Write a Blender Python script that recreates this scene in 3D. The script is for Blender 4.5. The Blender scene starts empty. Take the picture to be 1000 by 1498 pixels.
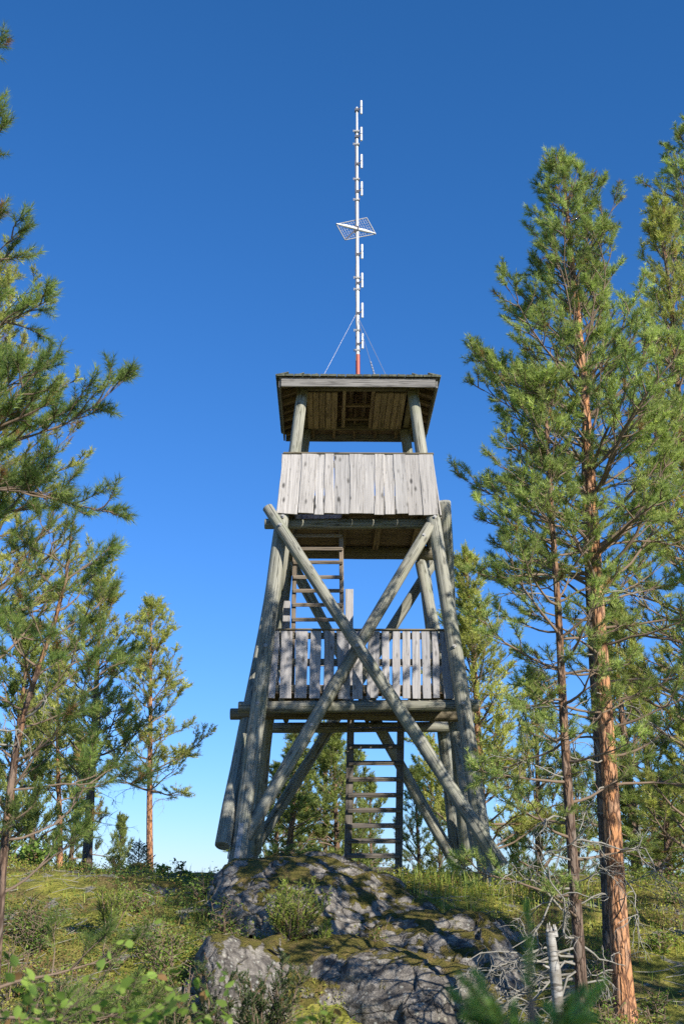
import bpy, math, random
import numpy as np
from mathutils import Vector, Matrix
R = math.radians
scn = bpy.context.scene
col = scn.collection

# ---------------------------------------------------------------- camera
F_PX, PITCH = 1750.0, 0.296            # focal length in photo pixels (1498 tall), upward tilt
cam_d = bpy.data.cameras.new('camera'); cam = bpy.data.objects.new('camera', cam_d); col.objects.link(cam)
cam.location = (0, 0, 0); cam.rotation_euler = (math.pi/2 + PITCH, 0, 0)
cam_d.sensor_fit = 'VERTICAL'; cam_d.sensor_height = 36.0; cam_d.sensor_width = 24.0
cam_d.lens = 36.0*F_PX/1498.0
cam_d.clip_start = 0.05; cam_d.clip_end = 9000
cam_d.dof.use_dof = True; cam_d.dof.focus_distance = 18.0; cam_d.dof.aperture_fstop = 4.0
scn.camera = cam
# ---------------------------------------------------------------- light
SUN_EL, SUN_AZ = R(31), R(39)          # azimuth measured from behind the camera towards the right
sun_vec = Vector((math.sin(SUN_AZ)*math.cos(SUN_EL), -math.cos(SUN_AZ)*math.cos(SUN_EL), math.sin(SUN_EL)))
w = bpy.data.worlds.new('World'); scn.world = w; w.use_nodes = True
nt = w.node_tree; nt.nodes.clear()
sky = nt.nodes.new('ShaderNodeTexSky'); sky.sky_type = 'NISHITA'; sky.sun_disc = False
sky.sun_elevation = SUN_EL; sky.sun_rotation = math.pi - SUN_AZ
sky.altitude = 200; sky.air_density = 1.0; sky.dust_density = 0.0; sky.ozone_density = 1.0
sep = nt.nodes.new('ShaderNodeSeparateColor'); cmb = nt.nodes.new('ShaderNodeCombineColor')   # clear, dry northern air: deeper blue than the stock sky
nt.links.new(sky.outputs[0], sep.inputs[0])
for ch, (pw, gain) in enumerate(((1.22, .285), (.95, .845), (1.0, 1.45))):
    p1 = nt.nodes.new('ShaderNodeMath'); p1.operation = 'POWER'; p1.inputs[1].default_value = pw
    p2 = nt.nodes.new('ShaderNodeMath'); p2.operation = 'MULTIPLY'; p2.inputs[1].default_value = gain
    nt.links.new(sep.outputs[ch], p1.inputs[0]); nt.links.new(p1.outputs[0], p2.inputs[0]); nt.links.new(p2.outputs[0], cmb.inputs[ch])
bg = nt.nodes.new('ShaderNodeBackground'); bg.inputs['Strength'].default_value = 0.078
wo = nt.nodes.new('ShaderNodeOutputWorld')
nt.links.new(cmb.outputs[0], bg.inputs['Color']); nt.links.new(bg.outputs[0], wo.inputs[0])
sl = bpy.data.lights.new('sun', 'SUN'); sl.energy = 5.0; sl.angle = R(0.53); sl.color = (1.0, 0.92, 0.80)
so = bpy.data.objects.new('sun', sl); col.objects.link(so)
so.rotation_euler = sun_vec.to_track_quat('Z', 'Y').to_euler(); so.location = sun_vec*60
scn.view_settings.view_transform = 'Standard'; scn.view_settings.look = 'None'
scn.view_settings.exposure = 0.58; scn.view_settings.gamma = 1.0; scn.view_settings.use_curve_mapping = False
scn.render.engine = 'CYCLES'
scn.cycles.use_denoising = False
scn.cycles.max_bounces = 8; scn.cycles.diffuse_bounces = 5; scn.cycles.transparent_max_bounces = 4
scn.cycles.use_adaptive_sampling = False; scn.cycles.sample_clamp_indirect = 4.0

# ---------------------------------------------------------------- helpers
def at(u, v, Y):
    """point on the sight line of photo pixel (u, v) at distance Y north of the camera"""
    a, b = (u-500)/F_PX, (749-v)/F_PX
    fy, fz = math.cos(PITCH)-b*math.sin(PITCH), math.sin(PITCH)+b*math.cos(PITCH)
    t = Y/fy
    return Vector((a*t, Y, fz*t))

def tag(o, label=None, cat=None, group=None, kind=None):
    if label: o['label'] = label
    if cat: o['category'] = cat
    if group: o['group'] = group
    if kind: o['kind'] = kind
    return o
WM = {}
def link(o, parent=None, mw=None):
    """link an object with a wanted world matrix under a parent"""
    mw = mw or Matrix.Identity(4)
    col.objects.link(o); WM[o] = mw
    if parent is not None:
        o.parent = parent; o.matrix_basis = WM[parent].inverted() @ mw
    else:
        o.matrix_basis = mw
    return o
def empty(name, mw):
    o = bpy.data.objects.new(name, None); o.empty_display_size = .2
    return link(o, None, mw)

def fast_mesh(name, verts, faces_list, mats, mat_idx=None, colors=None, smooth=None):
    """verts (n,3); faces_list = list of int arrays (m,k); one material index per array"""
    me = bpy.data.meshes.new(name)
    verts = np.asarray(verts, dtype=np.float32)
    me.vertices.add(len(verts)); me.vertices.foreach_set('co', verts.ravel())
    loops = np.concatenate([f.ravel() for f in faces_list]).astype(np.int32)
    tot = np.concatenate([np.full(len(f), f.shape[1], np.int32) for f in faces_list])
    start = np.concatenate([[0], np.cumsum(tot)[:-1]]).astype(np.int32)
    me.loops.add(len(loops)); me.loops.foreach_set('vertex_index', loops)
    me.polygons.add(len(tot)); me.polygons.foreach_set('loop_start', start)
    mi = np.concatenate([np.full(len(f), (mat_idx[i] if mat_idx else 0), np.int32) for i, f in enumerate(faces_list)])
    me.polygons.foreach_set('material_index', mi)
    if smooth is not None:
        sm = np.concatenate([np.full(len(f), smooth[i], bool) for i, f in enumerate(faces_list)])
        me.polygons.foreach_set('use_smooth', sm)
    for m in mats: me.materials.append(m)
    if colors is not None:
        a = me.color_attributes.new('Col', 'FLOAT_COLOR', 'POINT')
        c = np.ones((len(verts), 4), np.float32); c[:, :3] = colors
        a.data.foreach_set('color', c.ravel())
    me.update(); me.validate()
    return me

class MB:
    """collects small hard-surface shapes into one mesh"""
    def __init__(s): s.v = []; s.f = []; s.sm = []; s.mi = []
    def add(s, vs, fs, smooth=False, mi=0):
        b = len(s.v); s.v += [tuple(p) for p in vs]
        for f in fs: s.f.append([i+b for i in f]); s.sm.append(smooth); s.mi.append(mi)
    def box(s, c, d, m=None, mi=0):
        x, y, z = d[0]/2, d[1]/2, d[2]/2
        vs = [Vector((sx*x, sy*y, sz*z)) for sz in (-1, 1) for sy in (-1, 1) for sx in (-1, 1)]
        if m is not None: vs = [m @ v for v in vs]
        vs = [v+Vector(c) for v in vs]
        s.add(vs, [(0,2,3,1),(4,5,7,6),(0,1,5,4),(2,6,7,3),(0,4,6,2),(1,3,7,5)], mi=mi)
    def tube(s, pts, rad, n=8, cap=True, mi=0):
        pts = [Vector(p) for p in pts]; k = len(pts); rad = [rad]*k if not hasattr(rad, '__len__') else rad
        vs = []; ref = None
        for i, p in enumerate(pts):
            d = (pts[min(i+1, k-1)]-pts[max(i-1, 0)]).normalized()
            if ref is None: ref = d.orthogonal().normalized()
            ref = (ref-d*ref.dot(d)).normalized(); b = d.cross(ref)
            for j in range(n):
                a = 2*math.pi*j/n; vs.append(p+(ref*math.cos(a)+b*math.sin(a))*rad[i])
        fs = [(i*n+j, i*n+(j+1) % n, (i+1)*n+(j+1) % n, (i+1)*n+j) for i in range(k-1) for j in range(n)]
        s.add(vs, fs, True, mi)
        if cap:
            s.add(vs[:n], [tuple(reversed(range(n)))], False, mi); s.add(vs[-n:], [tuple(range(n))], False, mi)
    def mesh(s, name, mats):
        me = bpy.data.meshes.new(name); me.from_pydata(s.v, [], s.f)
        me.polygons.foreach_set('use_smooth', s.sm); me.polygons.foreach_set('material_index', s.mi)
        for m in (mats if isinstance(mats, list) else [mats]): me.materials.append(m)
        me.update(); return me
    def obj(s, name, mats, parent=None, mw=None):
        return link(bpy.data.objects.new(name, s.mesh(name, mats)), parent, mw)

# numpy gradient-free value noise, fBm
def _hash(ix, iy, iz, seed):
    h = (ix*374761393 + iy*668265263 + iz*1274126177 + seed*974634777).astype(np.int64) & 0xffffffff
    h = ((h ^ (h >> 13))*1274126177) & 0xffffffff
    h = ((h ^ (h >> 16))*2246822519) & 0xffffffff
    return ((h ^ (h >> 15)) & 0xffffff)/float(0xffffff)*2-1
def vnoise(p, seed=0):
    p = np.asarray(p, float); i = np.floor(p).astype(np.int64); f = p-i; f = f*f*f*(f*(f*6-15)+10)
    r = 0
    for dx in (0, 1):
        for dy in (0, 1):
            for dz in (0, 1):
                wgt = (f[:, 0] if dx else 1-f[:, 0])*(f[:, 1] if dy else 1-f[:, 1])*(f[:, 2] if dz else 1-f[:, 2])
                r = r+wgt*_hash(i[:, 0]+dx, i[:, 1]+dy, i[:, 2]+dz, seed)
    return r
def fbm(p, octv=4, seed=0, gain=.5):
    p = np.asarray(p, float); r = 0; a = 1.
    for o in range(octv):
        r = r+a*vnoise(p*(2.03**o)+o*17.3, seed+o); a *= gain
    return r
def fbm2(x, y, s, octv=4, seed=0):
    x = np.asarray(x, float); y = np.asarray(y, float); sh = np.broadcast(x, y).shape
    p = np.stack([np.broadcast_to(x, sh).ravel()*s, np.broadcast_to(y, sh).ravel()*s, np.zeros(int(np.prod(sh)))], 1)
    return fbm(p, octv, seed).reshape(sh)
def sstep(a, b, x):
    t = np.clip((x-a)/(b-a), 0, 1); return t*t*(3-2*t)

# ---------------------------------------------------------------- materials
class N:
    def __init__(s, name):
        s.m = bpy.data.materials.new(name); s.m.use_nodes = True; s.t = s.m.node_tree; s.t.nodes.clear()
        s.out = s.t.nodes.new('ShaderNodeOutputMaterial')
    def n(s, typ, **kw):
        nd = s.t.nodes.new('ShaderNode'+typ)
        for k, v in kw.items():
            if k.startswith('_'): setattr(nd, k[1:], v)
        return nd
    def set(s, nd, k, v):
        if isinstance(v, bpy.types.NodeSocket): s.t.links.new(v, nd.inputs[k])
        else: nd.inputs[k].default_value = v
    def coord(s, which='Object', scale=(1, 1, 1), rand=True):
        tc = s.n('TexCoord'); o = tc.outputs[which]
        mp = s.n('Mapping'); s.set(mp, 'Vector', o); mp.inputs['Scale'].default_value = scale
        if rand:
            oi = s.n('ObjectInfo'); mul = s.n('Math', _operation='MULTIPLY'); s.set(mul, 0, oi.outputs['Random']); s.set(mul, 1, 57.0)
            cb = s.n('CombineXYZ'); s.set(cb, 0, mul.outputs[0]); s.set(cb, 1, mul.outputs[0]); s.set(cb, 2, mul.outputs[0])
            s.set(mp, 'Location', cb.outputs[0])
        return mp.outputs[0]
    def noise(s, vec, scale=5, detail=4, rough=.55, dist=0):
        nd = s.n('TexNoise'); s.set(nd, 'Vector', vec)
        nd.inputs['Scale'].default_value = scale; nd.inputs['Detail'].default_value = detail
        nd.inputs['Roughness'].default_value = rough; nd.inputs['Distortion'].default_value = dist
        return nd.outputs['Fac']
    def voro(s, vec, scale=5, feature='F1', out='Distance'):
        nd = s.n('TexVoronoi', _feature=feature); s.set(nd, 'Vector', vec); nd.inputs['Scale'].default_value = scale
        return nd.outputs[out]
    def ramp(s, fac, stops):
        nd = s.n('ValToRGB'); s.set(nd, 'Fac', fac); el = nd.color_ramp.elements
        while len(el) < len(stops): el.new(.5)
        for e, (p, c) in zip(el, stops):
            e.position = p; e.color = (c[0], c[1], c[2], 1) if hasattr(c, '__len__') else (c, c, c, 1)
        return nd.outputs['Color']
    def mix(s, fac, a, b, mode='MIX'):
        nd = s.n('Mix', _data_type='RGBA', _blend_type=mode)
        for k, v in ((0, fac), (6, a), (7, b)):
            if isinstance(v, bpy.types.NodeSocket): s.t.links.new(v, nd.inputs[k])
            else: nd.inputs[k].default_value = (tuple(v)+(1,))[:4] if hasattr(v, '__len__') else v
        return nd.outputs[2]
    def math(s, op, a, b=0.):
        nd = s.n('Math', _operation=op); s.set(nd, 0, a); s.set(nd, 1, b); return nd.outputs[0]
    def principled(s, color, rough=.8, bump=None, bstr=.3, bdist=.01, spec=.3, metal=0., transl=None, tfac=.3):
        p = s.n('BsdfPrincipled')
        if isinstance(color, bpy.types.NodeSocket): s.set(p, 'Base Color', color)
        else: p.inputs['Base Color'].default_value = (*color, 1)
        s.set(p, 'Roughness', rough); p.inputs['Specular IOR Level'].default_value = spec; p.inputs['Metallic'].default_value = metal
        if bump is not None:
            b = s.n('Bump'); b.inputs['Strength'].default_value = bstr; b.inputs['Distance'].default_value = bdist
            s.set(b, 'Height', bump); s.set(p, 'Normal', b.outputs[0])
        o = p.outputs[0]
        if transl is not None:
            tr = s.n('BsdfTranslucent'); s.set(tr, 'Color', transl)
            mx = s.n('MixShader'); mx.inputs[0].default_value = tfac; s.set(mx, 1, o); s.set(mx, 2, tr.outputs[0]); o = mx.outputs[0]
        s.t.links.new(o, s.out.inputs[0]); return s.m

def wood(name, dark, mid, light, knots=.6, var=.35, gz=1.0, bstr=.35, stain=None, crack=1.):
    k = N(name)
    g = k.noise(k.coord(scale=(22, 22, .7*gz)), 2.2, 5, .6, .4)
    c = k.ramp(g, [(.25, dark), (.48, mid), (.75, light)])
    fine = k.noise(k.coord(scale=(120, 120, 2.5)), 2, 2, .5)
    c = k.mix(.35, c, k.ramp(fine, [(.3, .35), (.7, 1.)]), 'MULTIPLY')
    kn = k.voro(k.coord(scale=(7.5, 7.5, 3.4)), 1.0)
    kf = k.math('MULTIPLY', k.ramp(kn, [(.10, 1.), (.23, 0.)]), knots)
    c = k.mix(kf, c, [x*.38 for x in dark])
    oi = k.n('ObjectInfo')
    br = k.math('MULTIPLY_ADD', oi.outputs['Random'], var); k.t.nodes[-1].inputs[2].default_value = 1-var*.55
    cc = k.n('CombineXYZ'); [k.set(cc, i, br) for i in range(3)]
    c = k.mix(1., c, cc.outputs[0], 'MULTIPLY')
    ck = k.noise(k.coord(scale=(13, 13, .28)), 1.6, 3, .55, .25)      # long drying cracks
    ckf = k.ramp(k.math('ABSOLUTE', k.math('SUBTRACT', ck, .5)), [(.0, .85), (.012*crack, .6), (.022*crack, 0.)])
    c = k.mix(ckf, c, [x*.22 for x in dark])
    hue = k.math('FRACT', k.math('MULTIPLY', oi.outputs['Random'], 7.31))
    c = k.mix(k.math('MULTIPLY', hue, .3), c, k.mix(1., c, (1.06, .97, .86), 'MULTIPLY'))
    g = k.math('SUBTRACT', g, ckf)
    bl = k.noise(k.coord(scale=(2.5, 2.5, 1.3)), 1.5, 4, .65)
    c = k.mix(k.ramp(bl, [(.5, 0.), (.72, .55)]), c, stain or [x*.7 for x in mid])
    return k.principled(c, .85, g, bstr, .012, .2)
M = {}
M['grey_board'] = wood('weathered_grey_board', (.23, .225, .22), (.45, .44, .43), (.59, .58, .565), 1., .26, stain=(.36, .345, .325), crack=.3)
M['slat_board'] = wood('weathered_blue_grey_board', (.21, .21, .22), (.40, .40, .415), (.52, .52, .535), .8, .30, crack=.3)
M['log'] = wood('weathered_green_log', (.17, .172, .145), (.33, .335, .285), (.43, .43, .37), .7, .34, .6, .5, (.21, .235, .14), 1.1)
M['dark_log'] = wood('weathered_brown_log', (.12, .105, .07), (.22, .195, .14), (.30, .27, .20), .5, .22, .6, .3)
M['deck'] = wood('brown_underside_board', (.13, .09, .06), (.27, .20, .135), (.36, .275, .19), .5, .4)
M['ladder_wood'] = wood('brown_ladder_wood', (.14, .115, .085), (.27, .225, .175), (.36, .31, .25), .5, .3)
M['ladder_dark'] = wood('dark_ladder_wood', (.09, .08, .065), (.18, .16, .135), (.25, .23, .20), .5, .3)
M['soffit'] = wood('brown_ceiling_board', (.24, .18, .125), (.44, .345, .25), (.53, .43, .33), .6, .35)
M['fascia'] = wood('grey_fascia_board', (.16, .157, .15), (.26, .255, .245), (.33, .325, .31), .4, .1)
def shingle_mat():
    k = N('mossy_shingle'); n = k.noise(k.coord(scale=(9, 9, 9)), 2, 4)
    c = k.ramp(n, [(.3, (.07, .075, .06)), (.55, (.15, .16, .12)), (.75, (.22, .23, .17))])
    return k.principled(c, .9, n, .4, .01)
M['shingle'] = shingle_mat()
def plain(name, c, rough=.5, metal=0., n=.15):
    k = N(name); q = k.noise(k.coord(scale=(14, 14, 14)), 2, 4)
    return k.principled(k.mix(k.ramp(q, [(.35, 0.), (.7, n)]), c, [x*.45 for x in c]), rough, metal=metal, spec=.5)
M['white_metal'] = plain('white_painted_metal', (.78, .78, .77), .35)
M['red_metal'] = plain('red_painted_metal', (.42, .09, .05), .45)
M['steel'] = plain('galvanised_steel', (.40, .40, .39), .6, .6, .5)
M['dark_metal'] = plain('dark_metal', (.10, .10, .11), .5, .5)
M['wire'] = plain('wire_rope', (.45, .46, .48), .4, .7)

def bark(name, low, high, fis, z0, z1, grey=(.27, .245, .21), fd=.7):
    """flaky pine bark: grey plates low down, orange papery bark higher up (z0..z1 in object space)"""
    k = N(name)
    tc = k.n('TexCoord'); sx = k.n('SeparateXYZ'); k.set(sx, 0, tc.outputs['Object'])
    hgt = k.math('SUBTRACT', sx.outputs[2], z0); hgt = k.math('DIVIDE', hgt, z1-z0)
    nb = k.noise(k.coord(scale=(3, 3, .8)), 2, 3); hgt = k.math('ADD', hgt, k.math('MULTIPLY', k.math('SUBTRACT', nb, .5), .9))
    vp = k.coord(scale=(11, 11, 3.4)); wv = k.noise(vp, 1.2, 3, .6)
    ad = k.n('VectorMath', _operation='ADD'); k.set(ad, 0, vp)
    cb = k.n('CombineXYZ'); [k.set(cb, i, wv) for i in range(3)]; k.set(ad, 1, cb.outputs[0])
    e = k.voro(ad.outputs[0], 1.5, 'DISTANCE_TO_EDGE'); cells = k.voro(ad.outputs[0], 1.5, 'F1', 'Color')
    bw = k.n('RGBToBW'); k.set(bw, 0, cells)
    fine = k.noise(k.coord(scale=(40, 40, 14)), 2, 4)
    c = k.mix(k.ramp(hgt, [(.35, 0.), (.65, 1.)]), low, high)
    c = k.mix(k.ramp(bw.outputs[0], [(.2, 0.), (.85, .55)]), c, grey)
    c = k.mix(k.math('MULTIPLY', fine, fd), c, [x*.4 for x in low])
    c = k.mix(k.ramp(e, [(.02, .9), (.14, 0.)]), c, fis)
    hb = k.math('ADD', k.ramp(e, [(0, 0.), (.25, 1.)]), k.math('MULTIPLY', fine, .5))
    return k.principled(c, .9, hb, .8, .02, .15)
M['bark_orange'] = bark('orange_pine_bark', (.60, .28, .135), (.64, .32, .15), (.12, .06, .04), -2, 2, (.40, .31, .24), .5)
M['bark_mixed'] = bark('grey_orange_pine_bark', (.22, .15, .11), (.40, .21, .105), (.06, .04, .03), 0, 5)
M['bark_grey'] = bark('grey_brown_pine_bark', (.20, .155, .125), (.30, .19, .12), (.05, .04, .03), 2, 8)
M['twig'] = plain('brown_twig', (.20, .145, .10), .9)
M['dark_twig'] = plain('dark_twig', (.09, .06, .045), .8)
M['dead_twig'] = plain('lichen_grey_dead_twig', (.30, .285, .245), .9, n=.6)
def birch_mat():
    k = N('birch_bark'); n = k.noise(k.coord(scale=(5, 5, 22)), 1.4, 4, .6); n2 = k.noise(k.coord(scale=(5, 5, 4)), 1.5, 4)
    c = k.mix(k.ramp(n, [(.48, 0.), (.58, .9)]), (.40, .385, .35), (.09, .08, .065))
    c = k.mix(k.ramp(n2, [(.46, 0.), (.6, .9)]), c, (.22, .20, .165))
    return k.principled(c, .8, n, .5, .01)
M['birch'] = birch_mat()
def foliage(name, tint=(1, 1, 1), tf=.35, rough=.55):
    k = N(name); a = k.n('Attribute', _attribute_name='Col')
    c = k.mix(1., a.outputs['Color'], tint, 'MULTIPLY')
    oi = k.n('ObjectInfo'); t = k.mix(.5, c, k.mix(1., c, (1.15, 1.3, .5), 'MULTIPLY'))
    return k.principled(c, rough, spec=.25, transl=t, tfac=tf)
M['needle'] = foliage('pine_needles', tf=.46)
M['leaf'] = foliage('broad_leaves', tf=.45)

# ---------------------------------------------------------------- terrain
def ground_h(x, y):
    x = np.asarray(x, float); y = np.asarray(y, float)
    yy = y+.35*np.sin(x*.45+.6)-.12*np.clip(x-1, 0, 8)
    h = -1.75+1.70*sstep(10.5, 19.3, yy)-.55*np.exp(-((x-.9)/1.3)**2-((y-13.6)/1.3)**2)-.25*np.exp(-((x-1.6)/1.2)**2-((y-15.6)/1.)**2)-.3*np.exp(-((x+1.1)/.8)**2-((y-13.3)/.7)**2)
    h = h+.10*fbm2(x, y, .55, 4, 3)*sstep(4, 10, y)+.035*fbm2(x, y, 2.3, 3, 9)
    r = np.sqrt((x*.8)**2+np.clip(y-21, 0, None)**2*1.0+np.clip(-y+4, 0, None)**2)
    far = np.sqrt(np.clip(np.abs(x)-14, 0, None)**2+np.clip(y-24, 0, None)**2)
    h = h-.055*far-7*sstep(6, 60, far)+.055*np.clip(far-60, 0, None)
    h = h-.5*sstep(2, 14, np.clip(-y, 0, None))
    h = h+.25*sstep(-3.2, -6, x)*np.exp(-((y-19)/4.)**2)
    return h
def gh(x, y): return float(ground_h(np.array([x]), np.array([y]))[0])
def build_ground():
    def axis(lo, hi, step, far, g=1.22):
        a = list(np.arange(lo, hi+1e-6, step)); d = step; p = hi
        while p < far: d *= g; p += d; a.append(p)
        d = step; p = lo
        while p > -far: d *= g; p -= d; a.insert(0, p)
        return np.array(a)
    xs = axis(-7.5, 7.5, .07, 5000); ys = axis(9, 23, .07, 5000)
    X, Y = np.meshgrid(xs, ys); Z = ground_h(X, Y)
    n, m = len(xs), len(ys)
    v = np.stack([X.ravel(), Y.ravel(), Z.ravel()], 1)
    i = np.arange(n*m).reshape(m, n)
    f = np.stack([i[:-1, :-1].ravel(), i[:-1, 1:].ravel(), i[1:, 1:].ravel(), i[1:, :-1].ravel()], 1)
    k = N('mossy_forest_floor'); tc = k.coord('Object', (1, 1, 1), False)
    a = k.noise(tc, .9, 5, .6); b = k.noise(tc, 4.5, 6, .65); c3 = k.noise(tc, 26, 4, .6); d4 = k.noise(tc, 2.1, 4, .6, .6)
    c = k.ramp(b, [(.30, (.08, .085, .022)), (.44, (.20, .205, .04)), (.57, (.34, .325, .065)), (.72, (.38, .31, .11))])
    c = k.mix(k.ramp(a, [(.45, 0.), (.60, .85)]), c, k.ramp(c3, [(.3, (.11, .075, .035)), (.7, (.25, .185, .09))]))
    c = k.mix(k.ramp(d4, [(.57, 0.), (.63, .9)]), c, k.ramp(c3, [(.3, (.17, .165, .15)), (.7, (.33, .32, .29))]))
    c = k.mix(.55, c, k.ramp(c3, [(.3, .35), (.65, 1.)]), 'MULTIPLY')
    mat = k.principled(c, .95, k.math('ADD', c3, b), .9, .05, .1)
    me = fast_mesh('ground', v, [f], [mat], smooth=[True])
    tag(link(bpy.data.objects.new('ground', me)), kind='structure')
build_ground()

def rock_mat(name, moss=.5, off=0., sk=(.47, .60), tone=1.):
    k = N(name); tc = k.coord('Object', (1, 1, 1), False)
    a = k.noise(tc, 1.3, 6, .62, .3); b = k.noise(tc, 9, 6, .7); c3 = k.noise(tc, 55, 3, .6)
    st = k.noise(k.coord('Object', (2.2, 5, 6), False), 1.6, 5, .65, .5)
    c = k.ramp(b, [(.28, (.11*tone, .105*tone, .10*tone)), (.5, (.24*tone, .235*tone, .225*tone)), (.72, (.40*tone, .39*tone, .37*tone))])
    c = k.mix(k.ramp(st, [(sk[0], 0.), (sk[1], .85)]), c, (.075, .072, .072))
    c = k.mix(k.ramp(a, [(.58, 0.), (.66, .7)]), c, k.mix(b, (.34, .34, .31), (.47, .46, .42)))
    lic = k.voro(k.coord('Object', (1, 1, 1), False), 7.); lc = k.ramp(k.math('ADD', lic, k.math('MULTIPLY', b, .5)), [(.36, 1.), (.44, 0.)])
    c = k.mix(k.math('MULTIPLY', lc, .6), c, (.43, .44, .38))
    c = k.mix(.5, c, k.ramp(c3, [(.3, .45), (.65, 1.)]), 'MULTIPLY')
    wp = k.n('VectorMath', _operation='ADD'); wn = k.n('TexNoise'); k.set(wn, 'Vector', tc); wn.inputs['Scale'].default_value = 2.4; wn.inputs['Detail'].default_value = 5
    sc_ = k.n('VectorMath', _operation='SCALE'); k.set(sc_, 0, wn.outputs['Color']); sc_.inputs['Scale'].default_value = .7
    mpc = k.n('Mapping'); k.set(mpc, 'Vector', tc); mpc.inputs['Scale'].default_value = (1.1, 1.5, 2.6); k.set(wp, 0, mpc.outputs[0]); k.set(wp, 1, sc_.outputs[0])
    ce = k.voro(wp.outputs[0], .62, 'DISTANCE_TO_EDGE'); ckf = k.ramp(ce, [(.002, 1.), (.013, 0.)])
    c = k.mix(k.math('MULTIPLY', ckf, .45), c, (.05, .045, .04))
    c = k.mix(1., c, (1.06, 1., .92), 'MULTIPLY')
    sp = k.n('TexVoronoi'); k.set(sp, 'Vector', tc); sp.inputs['Scale'].default_value = 21.; spb = k.n('RGBToBW'); k.set(spb, 0, sp.outputs['Color'])
    spots = k.math('MULTIPLY', k.ramp(sp.outputs['Distance'], [(.28, 1.), (.42, 0.)]), k.ramp(spb.outputs[0], [(.66, 0.), (.76, .5)]))
    c = k.mix(spots, c, (.50, .51, .45))
    geo = k.n('NewGeometry'); sx = k.n('SeparateXYZ'); k.set(sx, 0, geo.outputs['Normal'])
    mn = k.math('ADD', k.math('MULTIPLY', sx.outputs[2], .55), k.noise(tc, 2.6, 6, .65))
    mf = k.ramp(mn, [(1.06-moss*.16+off, 0.), (1.13-moss*.16+off, 1.)]) if False else None
    mm = k.n('MapRange'); k.set(mm, 0, mn); mm.inputs[1].default_value = 1.12-moss*.2; mm.inputs[2].default_value = 1.18-moss*.2
    mc = k.ramp(k.noise(tc, 6, 5, .6), [(.32, (.10, .09, .025)), (.5, (.20, .18, .045)), (.66, (.28, .21, .08))])
    mc = k.mix(.6, mc, k.ramp(c3, [(.3, .4), (.65, 1.)]), 'MULTIPLY')
    c = k.mix(mm.outputs[0], c, mc)
    hb = k.math('ADD', k.math('MULTIPLY', b, 1.), k.math('MULTIPLY', c3, .45))
    hb = k.math('SUBTRACT', hb, k.math('MULTIPLY', ckf, .5)); hb = k.math('ADD', hb, k.math('MULTIPLY', mm.outputs[0], k.math('ADD', .35, c3)))
    return k.principled(c, .92, hb, 1.0, .045, .15)
M['rock'] = rock_mat('lichen_rock', 1.15); M['rock_bare'] = rock_mat('bare_lichen_rock', .95); M['rock_dark'] = rock_mat('dark_streaked_rock', 1.1, 0., (.47, .64), 1.1); M['rock_moss'] = rock_mat('mossy_rock', 1.45)

def rock_sheet(name, mat, cx, cy, a, b, top, rot=0., sx=0., sy=0., n=3.2, depth=1.6, res=.035, seed=1, rough=.07, label='', steps=0., group=None, block=.03):
    """rounded bedrock hump: a superellipse dome with tilted top, broken up by real 3-D noise"""
    nu, nv = max(10, int(2*a/res)), max(10, int(2*b/res))
    u = np.sin(np.linspace(-1, 1, nu)*math.pi/2); v = np.sin(np.linspace(-1, 1, nv)*math.pi/2)
    U, V = np.meshgrid(u, v)
    # square -> disc
    X = U*np.sqrt(1-V*V/2); Y = V*np.sqrt(1-U*U/2); rr = np.clip(np.sqrt(X*X+Y*Y), 0, 1)
    h = (1-rr**n)**(1./n)
    th = np.arctan2(Y, X); wob = 1+.13*np.sin(2*th+seed)+.08*np.sin(3*th+seed*2.1)+.05*np.sin(5*th+seed)
    x = X*a*wob; y = Y*b*wob
    z = (h-1)*depth+sx*x+sy*y
    c, s = math.cos(rot), math.sin(rot)
    P = np.stack([(c*x-s*y).ravel(), (s*x+c*y).ravel(), z.ravel()], 1)
    for ax in range(3):
        P[:, ax] += rough*1.5*fbm(P*np.array([1.1, 1.1, 1.1])+ax*31.7+seed, 5, seed+ax*7, .52)
    # blocky jointing: every cell of a jittered lattice is pushed out or in as one piece
    rc = np.random.RandomState(seed+500); K_ = max(6, int(a*b*14)); cen = np.stack([rc.uniform(-a, a, K_), rc.uniform(-b, b, K_), rc.uniform(-depth, .1, K_)], 1)
    Q = P+.10*np.stack([fbm(P*2.3+5*q, 3, seed+q) for q in range(3)], 1); Q[:, 2] *= .8
    best = np.full(len(P), 9e9); idx = np.zeros(len(P), int); sec = np.full(len(P), 9e9)
    for c_i in range(K_):
        dd = ((Q-cen[c_i]*np.array([1, 1, .8]))**2).sum(1); new = dd < best
        sec = np.where(new, best, np.minimum(sec, dd)); best = np.where(new, dd, best); idx[new] = c_i
    push = rc.normal(size=(K_, 3))*np.array([1, 1, .7])*block; gap = np.sqrt(sec)-np.sqrt(best)
    P += push[idx]*sstep(0, .07, gap)[:, None]; P[:, 2] -= block*.9*np.exp(-(gap/.03)**2)
    lay = fbm(P*np.array([.7, 2.6, 5.])+seed, 4, seed+90, .6); P[:, 2] += rough*.35*lay; P[:, 1] += rough*.3*lay
    cr = np.abs(fbm(P*np.array([.9, 1.6, 1.2])+seed*3, 3, seed+40)); P[:, 2] -= rough*.9*np.exp(-(cr/.05)**2)
    if steps: P[:, 2] += steps*np.tanh(5*fbm(P*.9+9, 2, seed+70))
    i = np.arange(nu*nv).reshape(nv, nu)
    f = np.stack([i[:-1, :-1].ravel(), i[:-1, 1:].ravel(), i[1:, 1:].ravel(), i[1:, :-1].ravel()], 1)
    me = fast_mesh(name, P, [f], [mat], smooth=[True])
    o = link(bpy.data.objects.new(name, me), None, Matrix.Translation((cx, cy, top)))
    return tag(o, label, 'rock', group)
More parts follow.
